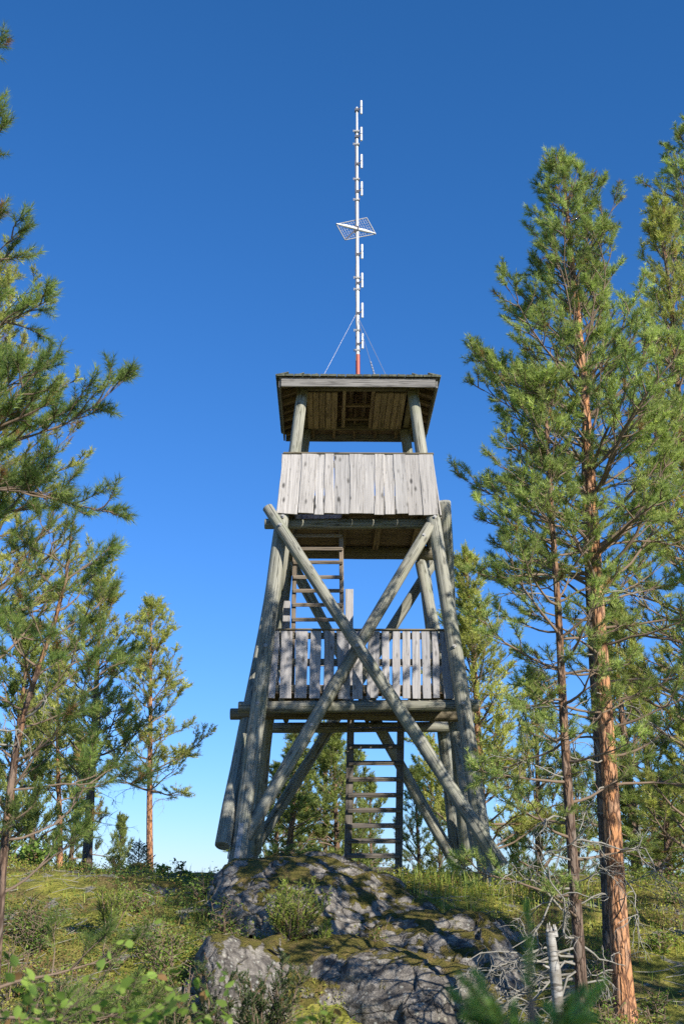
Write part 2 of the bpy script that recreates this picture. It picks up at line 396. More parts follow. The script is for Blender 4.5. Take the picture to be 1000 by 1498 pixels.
rock_sheet('rock_outcrop', M['rock_dark'], -.18, 17.35, 2.05, 1.95, .22, 0, -.16, .085, 2.1, 1.1, .03, 4, .07, 'broad grey bedrock dome under the front left tower leg', block=.035)
rock_sheet('rock_outcrop', M['rock_dark'], 1.25, 15.75, 1.75, 1.15, -.45, -.40, -.14, .06, 2.8, 1.5, .03, 11, .09, 'dark streaked bedrock ridge sloping down from the dome to the dead branches', block=.05)
rock_sheet('rock_outcrop', M['rock_bare'], .75, 14.45, 1.2, .95, -.93, -.1, -.06, .08, 5, 2.1, .025, 21, .10, 'steep grey cliff block with lichen and cracks below the ridge', block=.075)
rock_sheet('rock_outcrop', M['rock'], -1.08, 14.4, .8, .95, -.72, .15, -.05, .07, 2.9, 1.7, .025, 31, .09, 'pale round rock face with moss on top behind the dark junipers', block=.05)
rock_sheet('rock_outcrop', M['rock_moss'], -.1, 15.0, 1.9, 1.15, -.70, .02, -.08, .10, 2.6, 1.5, .035, 37, .08, 'moss covered rock terrace between the dome and the lower rock faces', block=.04)
rock_sheet('rock_outcrop', M['rock'], 2.55, 18.2, .85, .55, -.19, .1, .0, .0, 3, .5, .035, 41, .04, 'flat pale rock slab at the foot of the front right tower leg')
rock_sheet('rock_outcrop', M['rock'], 5.0, 17.5, 1.6, .8, -.28, -.2, -.05, .0, 3, .7, .045, 43, .06, 'long low rock slab behind the orange pine trunk')
for (u, v, Y, r, lab) in ((60+330, 1392, 13.6, .14, 'small dark angular stone beside the pale round rock face'), (515, 1478, 13.0, .16, 'small pale block of stone at the foot of the cliff block'),
                          (195, 1303, 19.6, .30, 'low brown boulder on the crest left of the dome'), (400-150, 1330, 17.8, .24, 'small flat stone in the moss left of the dome'),
                          (255, 1422, 14.2, .12, 'tiny pale stone in the moss left of the round rock face'), (150, 1300, 19.9, .25, 'low mossy boulder on the crest near the slim grey pine'),
                          (20, 1460, 11.8, .2, 'flat grey stone among dark blueberry shrubs')):
    p = at(u, v, Y); g = gh(p.x, p.y)
    rock_sheet('boulder', M['rock'], p.x, p.y, r*1.3, r, max(g+r*.4, min(p.z, g+r*.8)), u*.01, .05, 0, 2.6, r*1.6, .03, u, .05, lab)

# ---------------------------------------------------------------- watch tower
TX, TY, PSI = .254, 19.804, .015
W0, K = 1.818, .107
def hw(z): return W0-K*z
TW = Matrix.Translation((TX, TY, 0)) @ Matrix.Rotation(PSI, 4, 'Z')
ZB = -.16
tower = empty('watchtower', TW @ Matrix.Translation((0, 0, ZB)))
tag(tower, 'tall weathered timber watchtower with roofed cabin, cross braces and two ladders', 'watchtower')
rnd = random.Random(7)
def axis_matrix(p0, p1, roll=0.):
    d = (p1-p0); q = d.to_track_quat('Z', 'Y')
    return Matrix.Translation(p0) @ q.to_matrix().to_4x4() @ Matrix.Rotation(roll, 4, 'Z')
def log(name, p0, p1, r0, r1, parent=None, mat='log', n=16):
    """round log from p0 to p1 (tower space), slightly uneven, with eased ends"""
    parent = parent or tower
    p0, p1 = Vector(p0), Vector(p1); L = (p1-p0).length; mb = MB()
    zs = [0, .012]+[L*i/9 for i in range(1, 9)]+[L-.012, L]
    ph = rnd.random()*9
    pts = [(.016*math.sin(z*.9+ph), .016*math.cos(z*.7+ph*2), z) for z in zs]
    rad = [(r0+(r1-r0)*z/L)*(1+.03*math.sin(z*2.3+ph)+.02*math.sin(z*5.1+ph*3)) for z in zs]; rad[0] -= .012; rad[-1] -= .012
    mb.tube(pts, rad, n)
    return mb.obj(name, M[mat], parent, TW @ axis_matrix(p0, p1, rnd.random()*6))
BOARD_CACHE = {}
def board(name, p0, p1, width, thick, normal, parent, mat='grey_board', wavy=0., chamfer=True):
    """plank with its length along p0->p1 and its face towards normal (tower space)"""
    p0, p1 = Vector(p0), Vector(p1); L = (p1-p0).length
    z = (p1-p0).normalized(); nrm = Vector(normal); y = (nrm-z*nrm.dot(z)).normalized(); x = y.cross(z)
    mw = Matrix((( x.x, y.x, z.x, p0.x), (x.y, y.y, z.y, p0.y), (x.z, y.z, z.z, p0.z), (0, 0, 0, 1)))
    key = (name, round(L, 2), round(width, 3), thick, mat) if not wavy else None
    if key and key in BOARD_CACHE: me = BOARD_CACHE[key]
    else:
        mb = MB(); k = 9 if wavy else 2
        vs = []; a, b = rnd.random()*9, rnd.random()*9
        for i in range(k):
            t = i/(k-1)*L
            l = -width/2+wavy*(math.sin(t*5+a)+.6*math.sin(t*11+b)); r = width/2+wavy*(math.sin(t*6+b)+.6*math.sin(t*12+a*2))
            bow = wavy*.4*math.sin(t*3+a)
            e = min(.006, thick*.3)
            for (px, py) in ((l+e, -thick/2), (r-e, -thick/2), (r, -thick/2+e), (r, thick/2-e), (r-e, thick/2), (l+e, thick/2), (l, thick/2-e), (l, -thick/2+e)):
                vs.append((px, py+bow, t))
        fs = [(i*8+j, i*8+(j+1) % 8, (i+1)*8+(j+1) % 8, (i+1)*8+j) for i in range(k-1) for j in range(8)]
        fs += [tuple(reversed(range(8))), tuple(range((k-1)*8, k*8))]
        mb.add(vs, fs); me = mb.mesh(name, M[mat])
        if key: BOARD_CACHE[key] = me
    return link(bpy.data.objects.new(name, me), parent, TW @ mw)
ZF1, ZF2 = 2.506, 5.537                # log levels of the two decks
ZT1, ZB1 = 3.70, 2.62                  # lower railing
ZT2, ZB2 = 6.665, 5.60                 # cabin wall
FEET = {(-1, -1): .30, (1, -1): -.30, (1, 1): -.25, (-1, 1): .20}
def corner(sx, sy, z, off=0.): return Vector((sx*(hw(z)+off), sy*(hw(z)+off), z))
def bolt(p, nrm, parent):
    mb = MB(); mb.tube([(0, 0, 0), (0, 0, .012)], .03, 12); mb.tube([(0, 0, .012), (0, 0, .028)], .014, 6)
    mb.obj('bolt', M['steel'], parent, TW @ axis_matrix(Vector(p), Vector(p)+Vector(nrm)))
for (sx, sy), zf in FEET.items():
    p = log('post', corner(sx, sy, zf-.35), corner(sx, sy, ZB2+.02), .128, .110)
    # steel shoe straps at the foot
    for q in (0, 1):
        f = corner(sx, sy, zf+.08); mb = MB(); d = Vector((0, -1, 0)) if q == 0 else Vector((sx, 0, 0))
        mb.box((0, 0, .12), (.075 if q == 0 else .012, .012 if q == 0 else .075, .5)); mb.tube([d*.006+Vector((0, 0, .2)), d*.03+Vector((0, 0, .2))], .014, 6); mb.tube([d*.006+Vector((0, 0, .05)), d*.03+Vector((0, 0, .05))], .014, 6)
        tl = corner(sx, sy, zf+.6)-corner(sx, sy, zf)
        mb.obj('steel_strap', M['steel'], p, TW @ Matrix.Translation(f+d*.136) @ Matrix.Rotation(-tl.y/tl.z, 4, 'X') @ Matrix.Rotation(tl.x/tl.z, 4, 'Y'))
    log('roof_post', corner(sx, sy, ZF2+.15, -.055), corner(sx, sy, 7.90, -.055), .105, .095)
    if sy < 0:
        for zb in (ZF2+.02, ZF1, ZF1+.9): bolt(corner(sx, sy, zb)+Vector((0, -.112-.004*(ZF2-zb), 0)), (0, -1, 0), p)
def fp(u, v, y):                        # point in tower space seen at a photo pixel, at tower depth y
    q = at(u, v, TY+y); return TW.inverted() @ q
# long braces: front pair, back pair, side pairs
a = log('brace', fp(390, 742, -1.42), fp(735, 1268, -2.10), .090, .102)
for (u, v, y) in ((410, 770, -1.46), (522, 946, -1.70), (614, 1088, -1.88)):
    bolt(fp(u, v, y)+Vector((0, -.095, .0)), (0, -1, 0), a)
a = log('brace', fp(629, 768, -1.24), fp(358, 1225, -1.72), .090, .102)
for (u, v, y) in ((619, 785, -1.26), (455, 1062, -1.55), (368, 1208, -1.70)): bolt(fp(u, v, y)+Vector((0, -.09, 0)), (0, -1, 0), a)
log('brace', fp(641, 812, 1.42), fp(366, 1250, 2.0), .095, .10)
log('brace', fp(424, 822, 1.20), fp(664, 1262, 1.75), .095, .10)
log('brace', corner(-1, -1, .42, .20)+Vector((0, -.02, 0)), corner(-1, 1, 5.75, .20), .112, .10)
log('brace', corner(-1, -1, 5.4, -.05)+Vector((0, .3, 0)), corner(-1, 1, .4, -.05)+Vector((0, -.2, 0)), .10, .10)
log('brace', fp(647, 733, -1.12), fp(681, 1263, 1.75), .108, .112)
log('brace', corner(1, -1, .3, -.05)+Vector((0, .3, 0)), corner(1, 1, 5.4, -.05)+Vector((0, -.2, 0)), .10, .10)
# --- lower deck
yf = -(hw(ZF1))+.22
log('beam', (fp(349, 1030, yf).x, yf, ZF1), (fp(700, 1029, yf).x, yf, ZF1), .093, .093, mat='log')
ym = yf+.55
log('beam', (fp(337, 1037, ym).x, ym, ZF1-.06), (fp(692, 1043, ym).x, ym, ZF1-.06), .088, .088, mat='dark_log')
yr = hw(ZF1)-.2
log('beam', (fp(391, 1064, yr).x, yr, ZF1), (fp(662, 1066, yr).x, yr, ZF1), .09, .09, mat='log')
for u in (412, 458, 545, 620, 655):
    x = fp(u, 1030, yf).x; log('joist', (x, yf-.02, ZF1+.125), (x, yr+.05, ZF1+.125), .05, .05, mat='dark_log', n=10)
hatch1 = (fp(505, 1030, -.3).x-.05, fp(590, 1030, -.3).x+.05)
deck = board('deck_edge', (-1.42, yf+.03, ZF1+.205), (1.42, yf+.03, ZF1+.205), .15, .03, (0, 0, 1), tower, 'deck')
y = yf+.18
while y < yr+.1:
    if -1.0 < y < -.05:
        board('deck_board', (-1.42, y, ZF1+.205), (hatch1[0], y, ZF1+.205), .135, .03, (0, 0, 1), deck, 'deck')
        board('deck_board', (hatch1[1], y, ZF1+.205), (1.42, y, ZF1+.205), .135, .03, (0, 0, 1), deck, 'deck')
    else: board('deck_board', (-1.42, y, ZF1+.205), (1.42, y, ZF1+.205), .135, .03, (0, 0, 1), deck, 'deck')
    y += .15
# lower railing: front slats on three rails
ys = lambda z: -hw(z)+.135
rail = board('railing', (-hw(3.62)+.02, ys(3.62)+.045, 3.62), (hw(3.62)-.02, ys(3.62)+.045, 3.62), .10, .04, (0, 1, 0), tower, 'dark_log')
for z in (3.2, 2.78): board('rail', (-hw(z)+.02, ys(z)+.045, z), (hw(z)-.02, ys(z)+.045, z), .10, .04, (0, 1, 0), rail, 'dark_log')
board('rail_cap', (-hw(ZT1)+.04, ys(ZT1), ZT1+.012), (hw(ZT1)-.04, ys(ZT1), ZT1+.012), .09, .024, (0, 0, 1), rail, 'dark_log')
top_px = [(108,138),(152,198),(215,265),(277,323),(337,378),(393,437),(458,500),(528,572),(582,614),(628,662),(670,704),(711,746),(752,786),(797,825),(836,866)]
bot_px = [(72,131),(143,196),(207,261),(270,318),(331,378),(390,452),(456,500),(513,570),(583,616),(627,660),(671,706),(714,750),(759,797),(804,833),(845,899)]
for (a0, a1), (b0, b1) in zip(top_px, bot_px):
    t0, t1 = fp(360+.34*a0, 918, ys(ZT1)).x, fp(360+.34*a1, 918, ys(ZT1)).x
    b0, b1 = fp(360+.34*b0, 1019, ys(ZB1)).x, fp(360+.34*b1, 1019, ys(ZB1)).x
    wdt = ((t1-t0)+(b1-b0))/2
    board('slat', ((b0+b1)/2, ys(ZB1)-.005, ZB1+rnd.uniform(-.012, .01)), ((t0+t1)/2, ys(ZT1)-.005, ZT1-rnd.uniform(0, .015)), wdt, .026, (0, -1, 0), rail, 'slat_board', .003)
for sx in (-1, 1):                       # side and back rails
    r_ = board('railing', (sx*(hw(3.62)-.13), -hw(3.62)+.12, 3.62), (sx*(hw(3.62)-.13), hw(3.62)-.12, 3.62), .11, .035, (1, 0, 0), tower, 'slat_board')
    for z in (3.2, 2.8): board('rail', (sx*(hw(z)-.13), -hw(z)+.12, z), (sx*(hw(z)-.13), hw(z)-.12, z), .11, .035, (1, 0, 0), r_, 'slat_board')
r_ = board('railing', (-hw(3.62)+.1, hw(3.62)-.13, 3.62), (hw(3.62)-.1, hw(3.62)-.13, 3.62), .10, .035, (0, 1, 0), tower, 'slat_board')
for z in (3.2, 2.8): board('rail', (-hw(z)+.1, hw(z)-.13, z), (hw(z)-.1, hw(z)-.13, z), .10, .035, (0, 1, 0), r_, 'slat_board')
for (u0, u1, v) in ((414, 425, 879), (505, 516.5, 862)):
    y = -.15; a0, a1 = fp(u0, v, y), fp(u1, v, y); x = (a0.x+a1.x)/2
    board('guard_board', (x-.01, y, ZF1+.2), (x, y, a0.z), a1.x-a0.x, .03, (0, -1, 0), tower, 'slat_board', .002)
# --- ladders
def ladder(name, pl, pr, top_l, top_r, rungs, mat, y, w_=.05, t_=.10):
    """two side rails and separate rungs; foot points and top points in tower space"""
    L = board(name, pl, top_l, t_, w_, (1, 0, 0), tower, mat, .001)
    board('side_rail', pr, top_r, t_, w_, (1, 0, 0), L, mat, .001)
    for z in rungs:
        tl = (z-pl.z)/(top_l.z-pl.z); tr = (z-pr.z)/(top_r.z-pr.z)
        A, B = pl.lerp(top_l, tl), pr.lerp(top_r, tr); A.z = B.z = z+rnd.uniform(-.006, .006)
        d = Vector((0, -.045, 0))
        board('rung', A+d-Vector((.015, 0, 0)), B+d+Vector((.015, 0, 0)), .095, .055, (0, -.35, 1), L, mat)
    return L
yl = -.35
lad1 = [fp(600, v, yl).z for v in (1067, 1092, 1117, 1140, 1163, 1186, 1208, 1230, 1252, 1273)]
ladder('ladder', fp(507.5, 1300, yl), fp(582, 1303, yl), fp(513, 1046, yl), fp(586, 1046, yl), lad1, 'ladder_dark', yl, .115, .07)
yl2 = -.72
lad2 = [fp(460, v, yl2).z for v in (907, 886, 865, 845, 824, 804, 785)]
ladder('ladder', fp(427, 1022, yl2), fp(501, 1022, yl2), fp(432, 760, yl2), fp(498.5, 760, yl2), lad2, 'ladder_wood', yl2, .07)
# --- cabin deck
yf = -hw(ZF2)+.2
log('beam', (fp(387, 762, yf).x, yf, ZF2-.01), (hw(ZF2)-.06, yf, ZF2-.01), .088, .088)
yr = hw(ZF2)-.2
zr = ZF2+.06
log('beam', (-hw(zr)+.02, yr, zr), (fp(638, 812, yr).x, yr, zr), .13, .13, mat='dark_log')
hx0, hx1 = fp(431, 772, -.95).x, fp(500, 772, -.95).x
for u in (503, 556, 615):
    x = fp(u, 775, -1.).x; board('joist', (x, yf+.1, ZF2+.10), (x, yr+.05, ZF2+.10), .10, .06, (0, 0, 1), tower, 'deck')
x = fp(425, 775, -1.).x; board('joist', (x, yf+.1, ZF2+.10), (x, yr+.05, ZF2+.10), .10, .06, (0, 0, 1), tower, 'deck')
we = hw(ZF2)-.02
deck2 = board('deck_edge', (-we, yf-.04, ZF2+.168), (we, yf-.04, ZF2+.168), .14, .03, (0, 0, 1), tower, 'deck')
y = yf+.085
while y < yr+.15:
    if -.95 < y < -.35:
        board('deck_board', (-we, y, ZF2+.168), (hx0, y, ZF2+.168), .108, .03, (0, 0, 1), deck2, 'deck')
        board('deck_board', (hx1, y, ZF2+.168), (we, y, ZF2+.168), .108, .03, (0, 0, 1), deck2, 'deck')
    else: board('deck_board', (-we, y, ZF2+.168), (we, y, ZF2+.168), .108, .03, (0, 0, 1), deck2, 'deck')
    y += .12
# --- cabin walls: one rail frame per side with its own planks
def cabin_wall(axis, sgn, edges_top, edges_bot, lab=None):
    o = lambda z: hw(z)+.10
    fr = []
    def P(s, z, out):
        return Vector((s, sgn*(o(z)+out), z)) if axis == 'y' else Vector((sgn*(o(z)+out), s, z))
    nrm = (0, sgn, 0) if axis == 'y' else (sgn, 0, 0)
    wl = hw(6.55)-.02
    fr = board('cabin_wall', P(-wl, 6.5, -.05), P(wl, 6.5, -.05), .11, .045, nrm, tower, 'dark_log')
    board('rail', P(-hw(5.78), 5.78, -.05), P(hw(5.78), 5.78, -.05), .11, .045, nrm, fr, 'dark_log')
    wt = hw(ZT2)+.13
    board('wall_cap', P(-wt, ZT2+.014, -.03), P(wt, ZT2+.014, -.03), .13, .026, (0, 0, 1), fr, 'dark_log')
    n = len(edges_top)-1
    for i in range(n):
        t = (edges_top[i]+edges_top[i+1])/2; b = (edges_bot[i]+edges_bot[i+1])/2
        wd = ((edges_top[i+1]-edges_top[i])+(edges_bot[i+1]-edges_bot[i]))/2-rnd.uniform(-.012, .005)
        board('plank', P(b, ZB2+rnd.uniform(-.018, .012), (i % 2)*.014), P(t, ZT2-.001, (i % 2)*.014), wd, .026, nrm, fr, 'grey_board', .0055)
yb = -(hw(6.2)+.1)
et = [414, 442, 463, 474.5, 489, 512, 530, 548, 561.5, 574, 593, 612, 632.5]
eb = [404, 436, 459, 474, 487.5, 511.5, 531, 547.5, 561, 578.5, 597, 618, 641]
cabin_wall('y', -1, [fp(u, 664, yb+.05).x for u in et], [fp(u, 750, yb-.05).x for u in eb])
def even(n, z):
    ws = [rnd.uniform(.7, 1.3) for _ in range(n)]; s = sum(ws); c = [0]
    for w_ in ws: c.append(c[-1]+w_/s)
    return [(-1+2*t)*(hw(z)+.09) for t in c], c
for axis, sgn in (('y', 1), ('x', -1), ('x', 1)):
    e1, c = even(14, ZT2); e2 = [(-1+2*t)*(hw(ZB2)+.09) for t in c]
    cabin_wall(axis, sgn, e1, e2)
# --- roof
WE, ZE, ZA = 1.342, 7.82, 8.47
APX = Vector((0, 0, ZA))
roof_mb = MB()
c4 = [Vector((sx*(WE-.02), sy*(WE-.02), ZE+.17)) for sx, sy in ((-1, -1), (1, -1), (1, 1), (-1, 1))]
ap = Vector((0, 0, ZA-.02)); low = Vector((0, 0, -.03))
roof_mb.add(c4+[ap]+[p+low for p in c4]+[ap+low], [(0, 1, 4), (1, 2, 4), (2, 3, 4), (3, 0, 4), (6, 5, 9), (7, 6, 9), (8, 7, 9), (5, 8, 9), (0, 5, 6, 1), (1, 6, 7, 2), (2, 7, 8, 3), (3, 8, 5, 0)])
roof = roof_mb.obj('roof', M['deck'], tower, TW)
sides = [((0, -1), (1, 0)), ((1, 0), (0, 1)), ((0, 1), (-1, 0)), ((-1, 0), (0, -1))]
for (nx, ny), (tx, ty) in sides:
    nrm = Vector((nx, ny, 0)); tg = Vector((tx, ty, 0))
    board('fascia', nrm*(WE-.03)-tg*(WE-.055)+Vector((0, 0, ZE+.075)), nrm*(WE-.03)+tg*(WE-.055)+Vector((0, 0, ZE+.075)), .15, .03, nrm, roof, 'fascia', .0015)
    # wall plate over the posts
    wp = hw(7.85)-.05
    board('wall_plate', nrm*wp-tg*(wp+.12)+Vector((0, 0, 7.98)), nrm*wp+tg*(wp+.12)+Vector((0, 0, 7.98)), .12, .10, nrm, roof, 'dark_log')
    # rafters under the overhang
    for s in (-1.15, -.77, -.385, 0, .385, .77, 1.15):
        k0 = abs(s)
        A = nrm*(WE-.06)+tg*s+Vector((0, 0, ZE+.09)); d = max(k0, .12)
        B = nrm*d+tg*s+Vector((0, 0, ZE+.09+(WE-.06-d)/WE*(ZA-ZE-.17)))
        if (A-B).length > .12: board('rafter', A, B, .05, .09, tg.cross((A-B).normalized()), roof, 'deck')
    # shingle rows, each shingle its own piece
    sl_v = (APX-(nrm*WE+Vector((0, 0, ZE+.17)))); 
    up = Vector((-nx*WE, -ny*WE, ZA-ZE-.17)); UL = up.length; upn = up/UL; fn = tg.cross(upn).normalized()
    if fn.z < 0: fn = -fn
    rows = 6
    for r_ in range(rows):
        t0 = r_/rows; half = WE*(1-t0)+.02; n = max(1, int(round(2*half/.145)))
        for i in range(n):
            s = -half+(i+.5)*2*half/n
            q = nrm*WE*(1-t0)+tg*s+Vector((0, 0, ZE+.175+t0*(ZA-ZE-.17)))
            ln = UL/rows+.06
            if abs(s) > WE*(1-t0)-.06: ln *= .75
            key = ('shingle', r_ == 0)
            if key not in BOARD_CACHE:
                mb = MB(); tk = .012 if r_ else .035
                mb.add([(-.066, 0, -.0), (.066, 0, -.0), (.066, 0, tk), (-.066, 0, tk), (-.066, UL/rows+.06, -.004), (.066, UL/rows+.06, -.004), (.066, UL/rows+.06, .008), (-.066, UL/rows+.06, .008)],
                       [(0, 1, 2, 3), (3, 2, 6, 7), (4, 7, 6, 5), (0, 3, 7, 4), (1, 5, 6, 2), (0, 4, 5, 1)])
                BOARD_CACHE[key] = mb.mesh('shingle', M['shingle'])
            q = q-upn*(.03 if r_ == 0 else 0)+fn*(.004+rnd.uniform(0, .004))
            mw = Matrix(((tg.x, upn.x, fn.x, q.x), (tg.y, upn.y, fn.y, q.y), (tg.z, upn.z, fn.z, q.z), (0, 0, 0, 1)))
            mw = mw @ Matrix.Rotation(rnd.uniform(-.03, .03), 4, 'Z') @ Matrix.Diagonal((1, ln/(UL/rows+.06), 1, 1))
            link(bpy.data.objects.new('shingle', BOARD_CACHE[key]), roof, TW @ mw)
# ceiling boards with the open hatch in the middle
zc = 7.905; wi = hw(7.85)-.11
x = -wi+.05; hx = (fp(500, 600, 0).x, fp(546, 600, 0).x)
ceil = board('ceiling_batten', (hx[0]+.03, -wi, zc+.05), (hx[0]+.03, wi, zc+.05), .05, .06, (1, 0, 0), roof, 'soffit')
board('ceiling_batten', (hx[1]-.03, -wi, zc+.05), (hx[1]-.03, wi, zc+.05), .05, .06, (1, 0, 0), roof, 'soffit')
while x < wi:
    if x+.04 < hx[0] or x-.04 > hx[1]:
        board('ceiling_board', (x, -wi+rnd.uniform(0, .02), zc), (x, wi-.02-rnd.uniform(0, .03), zc), .098, .022, (0, 0, -1), roof, 'soffit', .001)
    x += .107
for y in (-.1, .55): board('hatch_bar', (hx[0]-.05, y, zc+.08), (hx[1]+.05, y, zc+.08), .07, .05, (0, 0, -1), roof, 'deck')
for x in (-.12, .12): board('hatch_bar', ((hx[0]+hx[1])/2+x, -wi, zc+.2), ((hx[0]+hx[1])/2+x, wi, zc+.2), .07, .04, (0, 0, -1), roof, 'deck')

# ---------------------------------------------------------------- antenna mast on the roof
MWm = TW @ Matrix.Translation((0, 0, ZA-.08))
mast = empty('antenna_mast', MWm)
tag(mast, 'thin white radio mast with stacked dipoles and red foot on the tower roof', 'antenna')
def mz(v): return fp(520, v, 0).z
def mx(v): return fp(523.2+(541-v)/383*(-1.6), v, 0).x
def mobj(name, mb, mat, parent=None): return mb.obj(name, M[mat], parent or mast, TW)
mb = MB(); mb.tube([(mx(541), 0, ZA-.15), (mx(530), 0, mz(519))], .040, 14); mobj('mast_foot', mb, 'red_metal')
mb = MB(); zs = [521, 460, 400, 340, 280, 220, 157]
mb.tube([(mx(v), 0, mz(v)) for v in zs], [.032, .031, .029, .027, .025, .022, .018], 12); pole = mobj('pole', mb, 'white_metal')
for v in (157, 196, 236, 276, 368, 410, 454, 499):
    z, x = mz(v), mx(v); mb = MB(); L = .145; xo = .085
    mb.tube([(x+xo, 0, z-L), (x+xo, 0, z-.008)], .021, 10); mb.tube([(x+xo, 0, z+.008), (x+xo, 0, z+L)], .021, 10)
    dp = mobj('dipole', mb, 'white_metal')
    mb = MB(); mb.tube([(x, 0, z-.07), (x+.03, -.01, z-.06), (x+xo, 0, z)], .014, 8); mb.box((x, 0, z-.07), (.075, .075, .05)); mobj('dipole_bracket', mb, 'dark_metal', dp)
for v in (193, 212, 263, 293, 407, 424, 484, 513):
    z, x = mz(v), mx(v); mb = MB(); mb.tube([(x-.07, -.035, z), (x+.05, -.035, z+.005)], .010, 8); mb.box((x, 0, z), (.085, .085, .03)); mb.tube([(x-.068, -.035, z-.03), (x-.068, -.035, z+.02)], .009, 6)
    mobj('clamp', mb, 'steel')
mb = MB(); mb.tube([(mx(v)-.03+.006*math.sin(v*.2), -.034, mz(v)) for v in range(205, 540, 12)], .008, 6); mobj('cable', mb, 'dark_metal')
# wire grid reflector
cs = [fp(491.7, 328, -.32), fp(536, 318.6, .22), fp(549, 342.4, .32), fp(504.6, 351, -.22)]
mb = MB()
for i in range(4): mb.tube([cs[i], cs[(i+1) % 4]], .010, 8)
grid = mobj('grid_reflector', mb, 'steel')
mb = MB()
for i in range(1, 13):
    t = i/13; mb.tube([cs[0].lerp(cs[1], t), cs[3].lerp(cs[2], t)], .0028, 5)
for i in range(1, 7):
    t = i/7; mb.tube([cs[0].lerp(cs[3], t), cs[1].lerp(cs[2], t)], .0028, 5)
tag(mobj('wire_mesh', mb, 'wire', grid), kind='stuff')
mb = MB(); d0, d1 = cs[0]+Vector((0, -.03, -.005)), cs[2]+Vector((0, -.03, -.005)); mm_ = [d0.lerp(d1, t) for t in (0, .25, .5, .75, 1)]
mb.tube(mm_, [.010, .030, .026, .030, .010], 8); mobj('boom', mb, 'white_metal', grid)
mb = MB(); mb.tube([cs[3], cs[0].lerp(cs[2], .5)], .012, 8); mb.box(cs[0].lerp(cs[2], .5), (.09, .09, .10)); mobj('grid_clamp', mb, 'dark_metal', grid)
# guys and conduit
def roof_z(x, y): return ZE+.17+(WE-max(abs(x), abs(y)))/WE*(ZA-ZE-.17)
def guy(u, v, gx, gy, name='guy_wire', turn=False):
    a0 = Vector((mx(v), 0, mz(v))); b0 = Vector((gx, gy, roof_z(gx, gy)+.01)); mb = MB()
    mb.tube([a0, b0], .0045, 6)
    if turn:
        for k_ in range(6):
            q = a0.lerp(b0, .74+.045*k_); mb.box(q, (.022, .022, .05), (b0-a0).to_track_quat('Z', 'Y').to_matrix())
    mobj(name, mb, 'wire')
guy(519, 455, fp(470, 541, -.6).x, -.6); guy(526, 463, fp(567, 543, -.6).x, -.6); guy(526, 466, fp(549, 541, -.75).x, -.75, turn=True)
mb = MB()
for xo, h in ((-.085, .20), (-.055, .25)):
    x = mx(541)+xo; z = ZA-.12
    mb.tube([(x, -.03, z), (x, -.03, z+h*.8), (x+.012, -.03, z+h), (x+.03, -.02, z+h*.8)], .013, 8)
mobj('conduit', mb, 'white_metal')

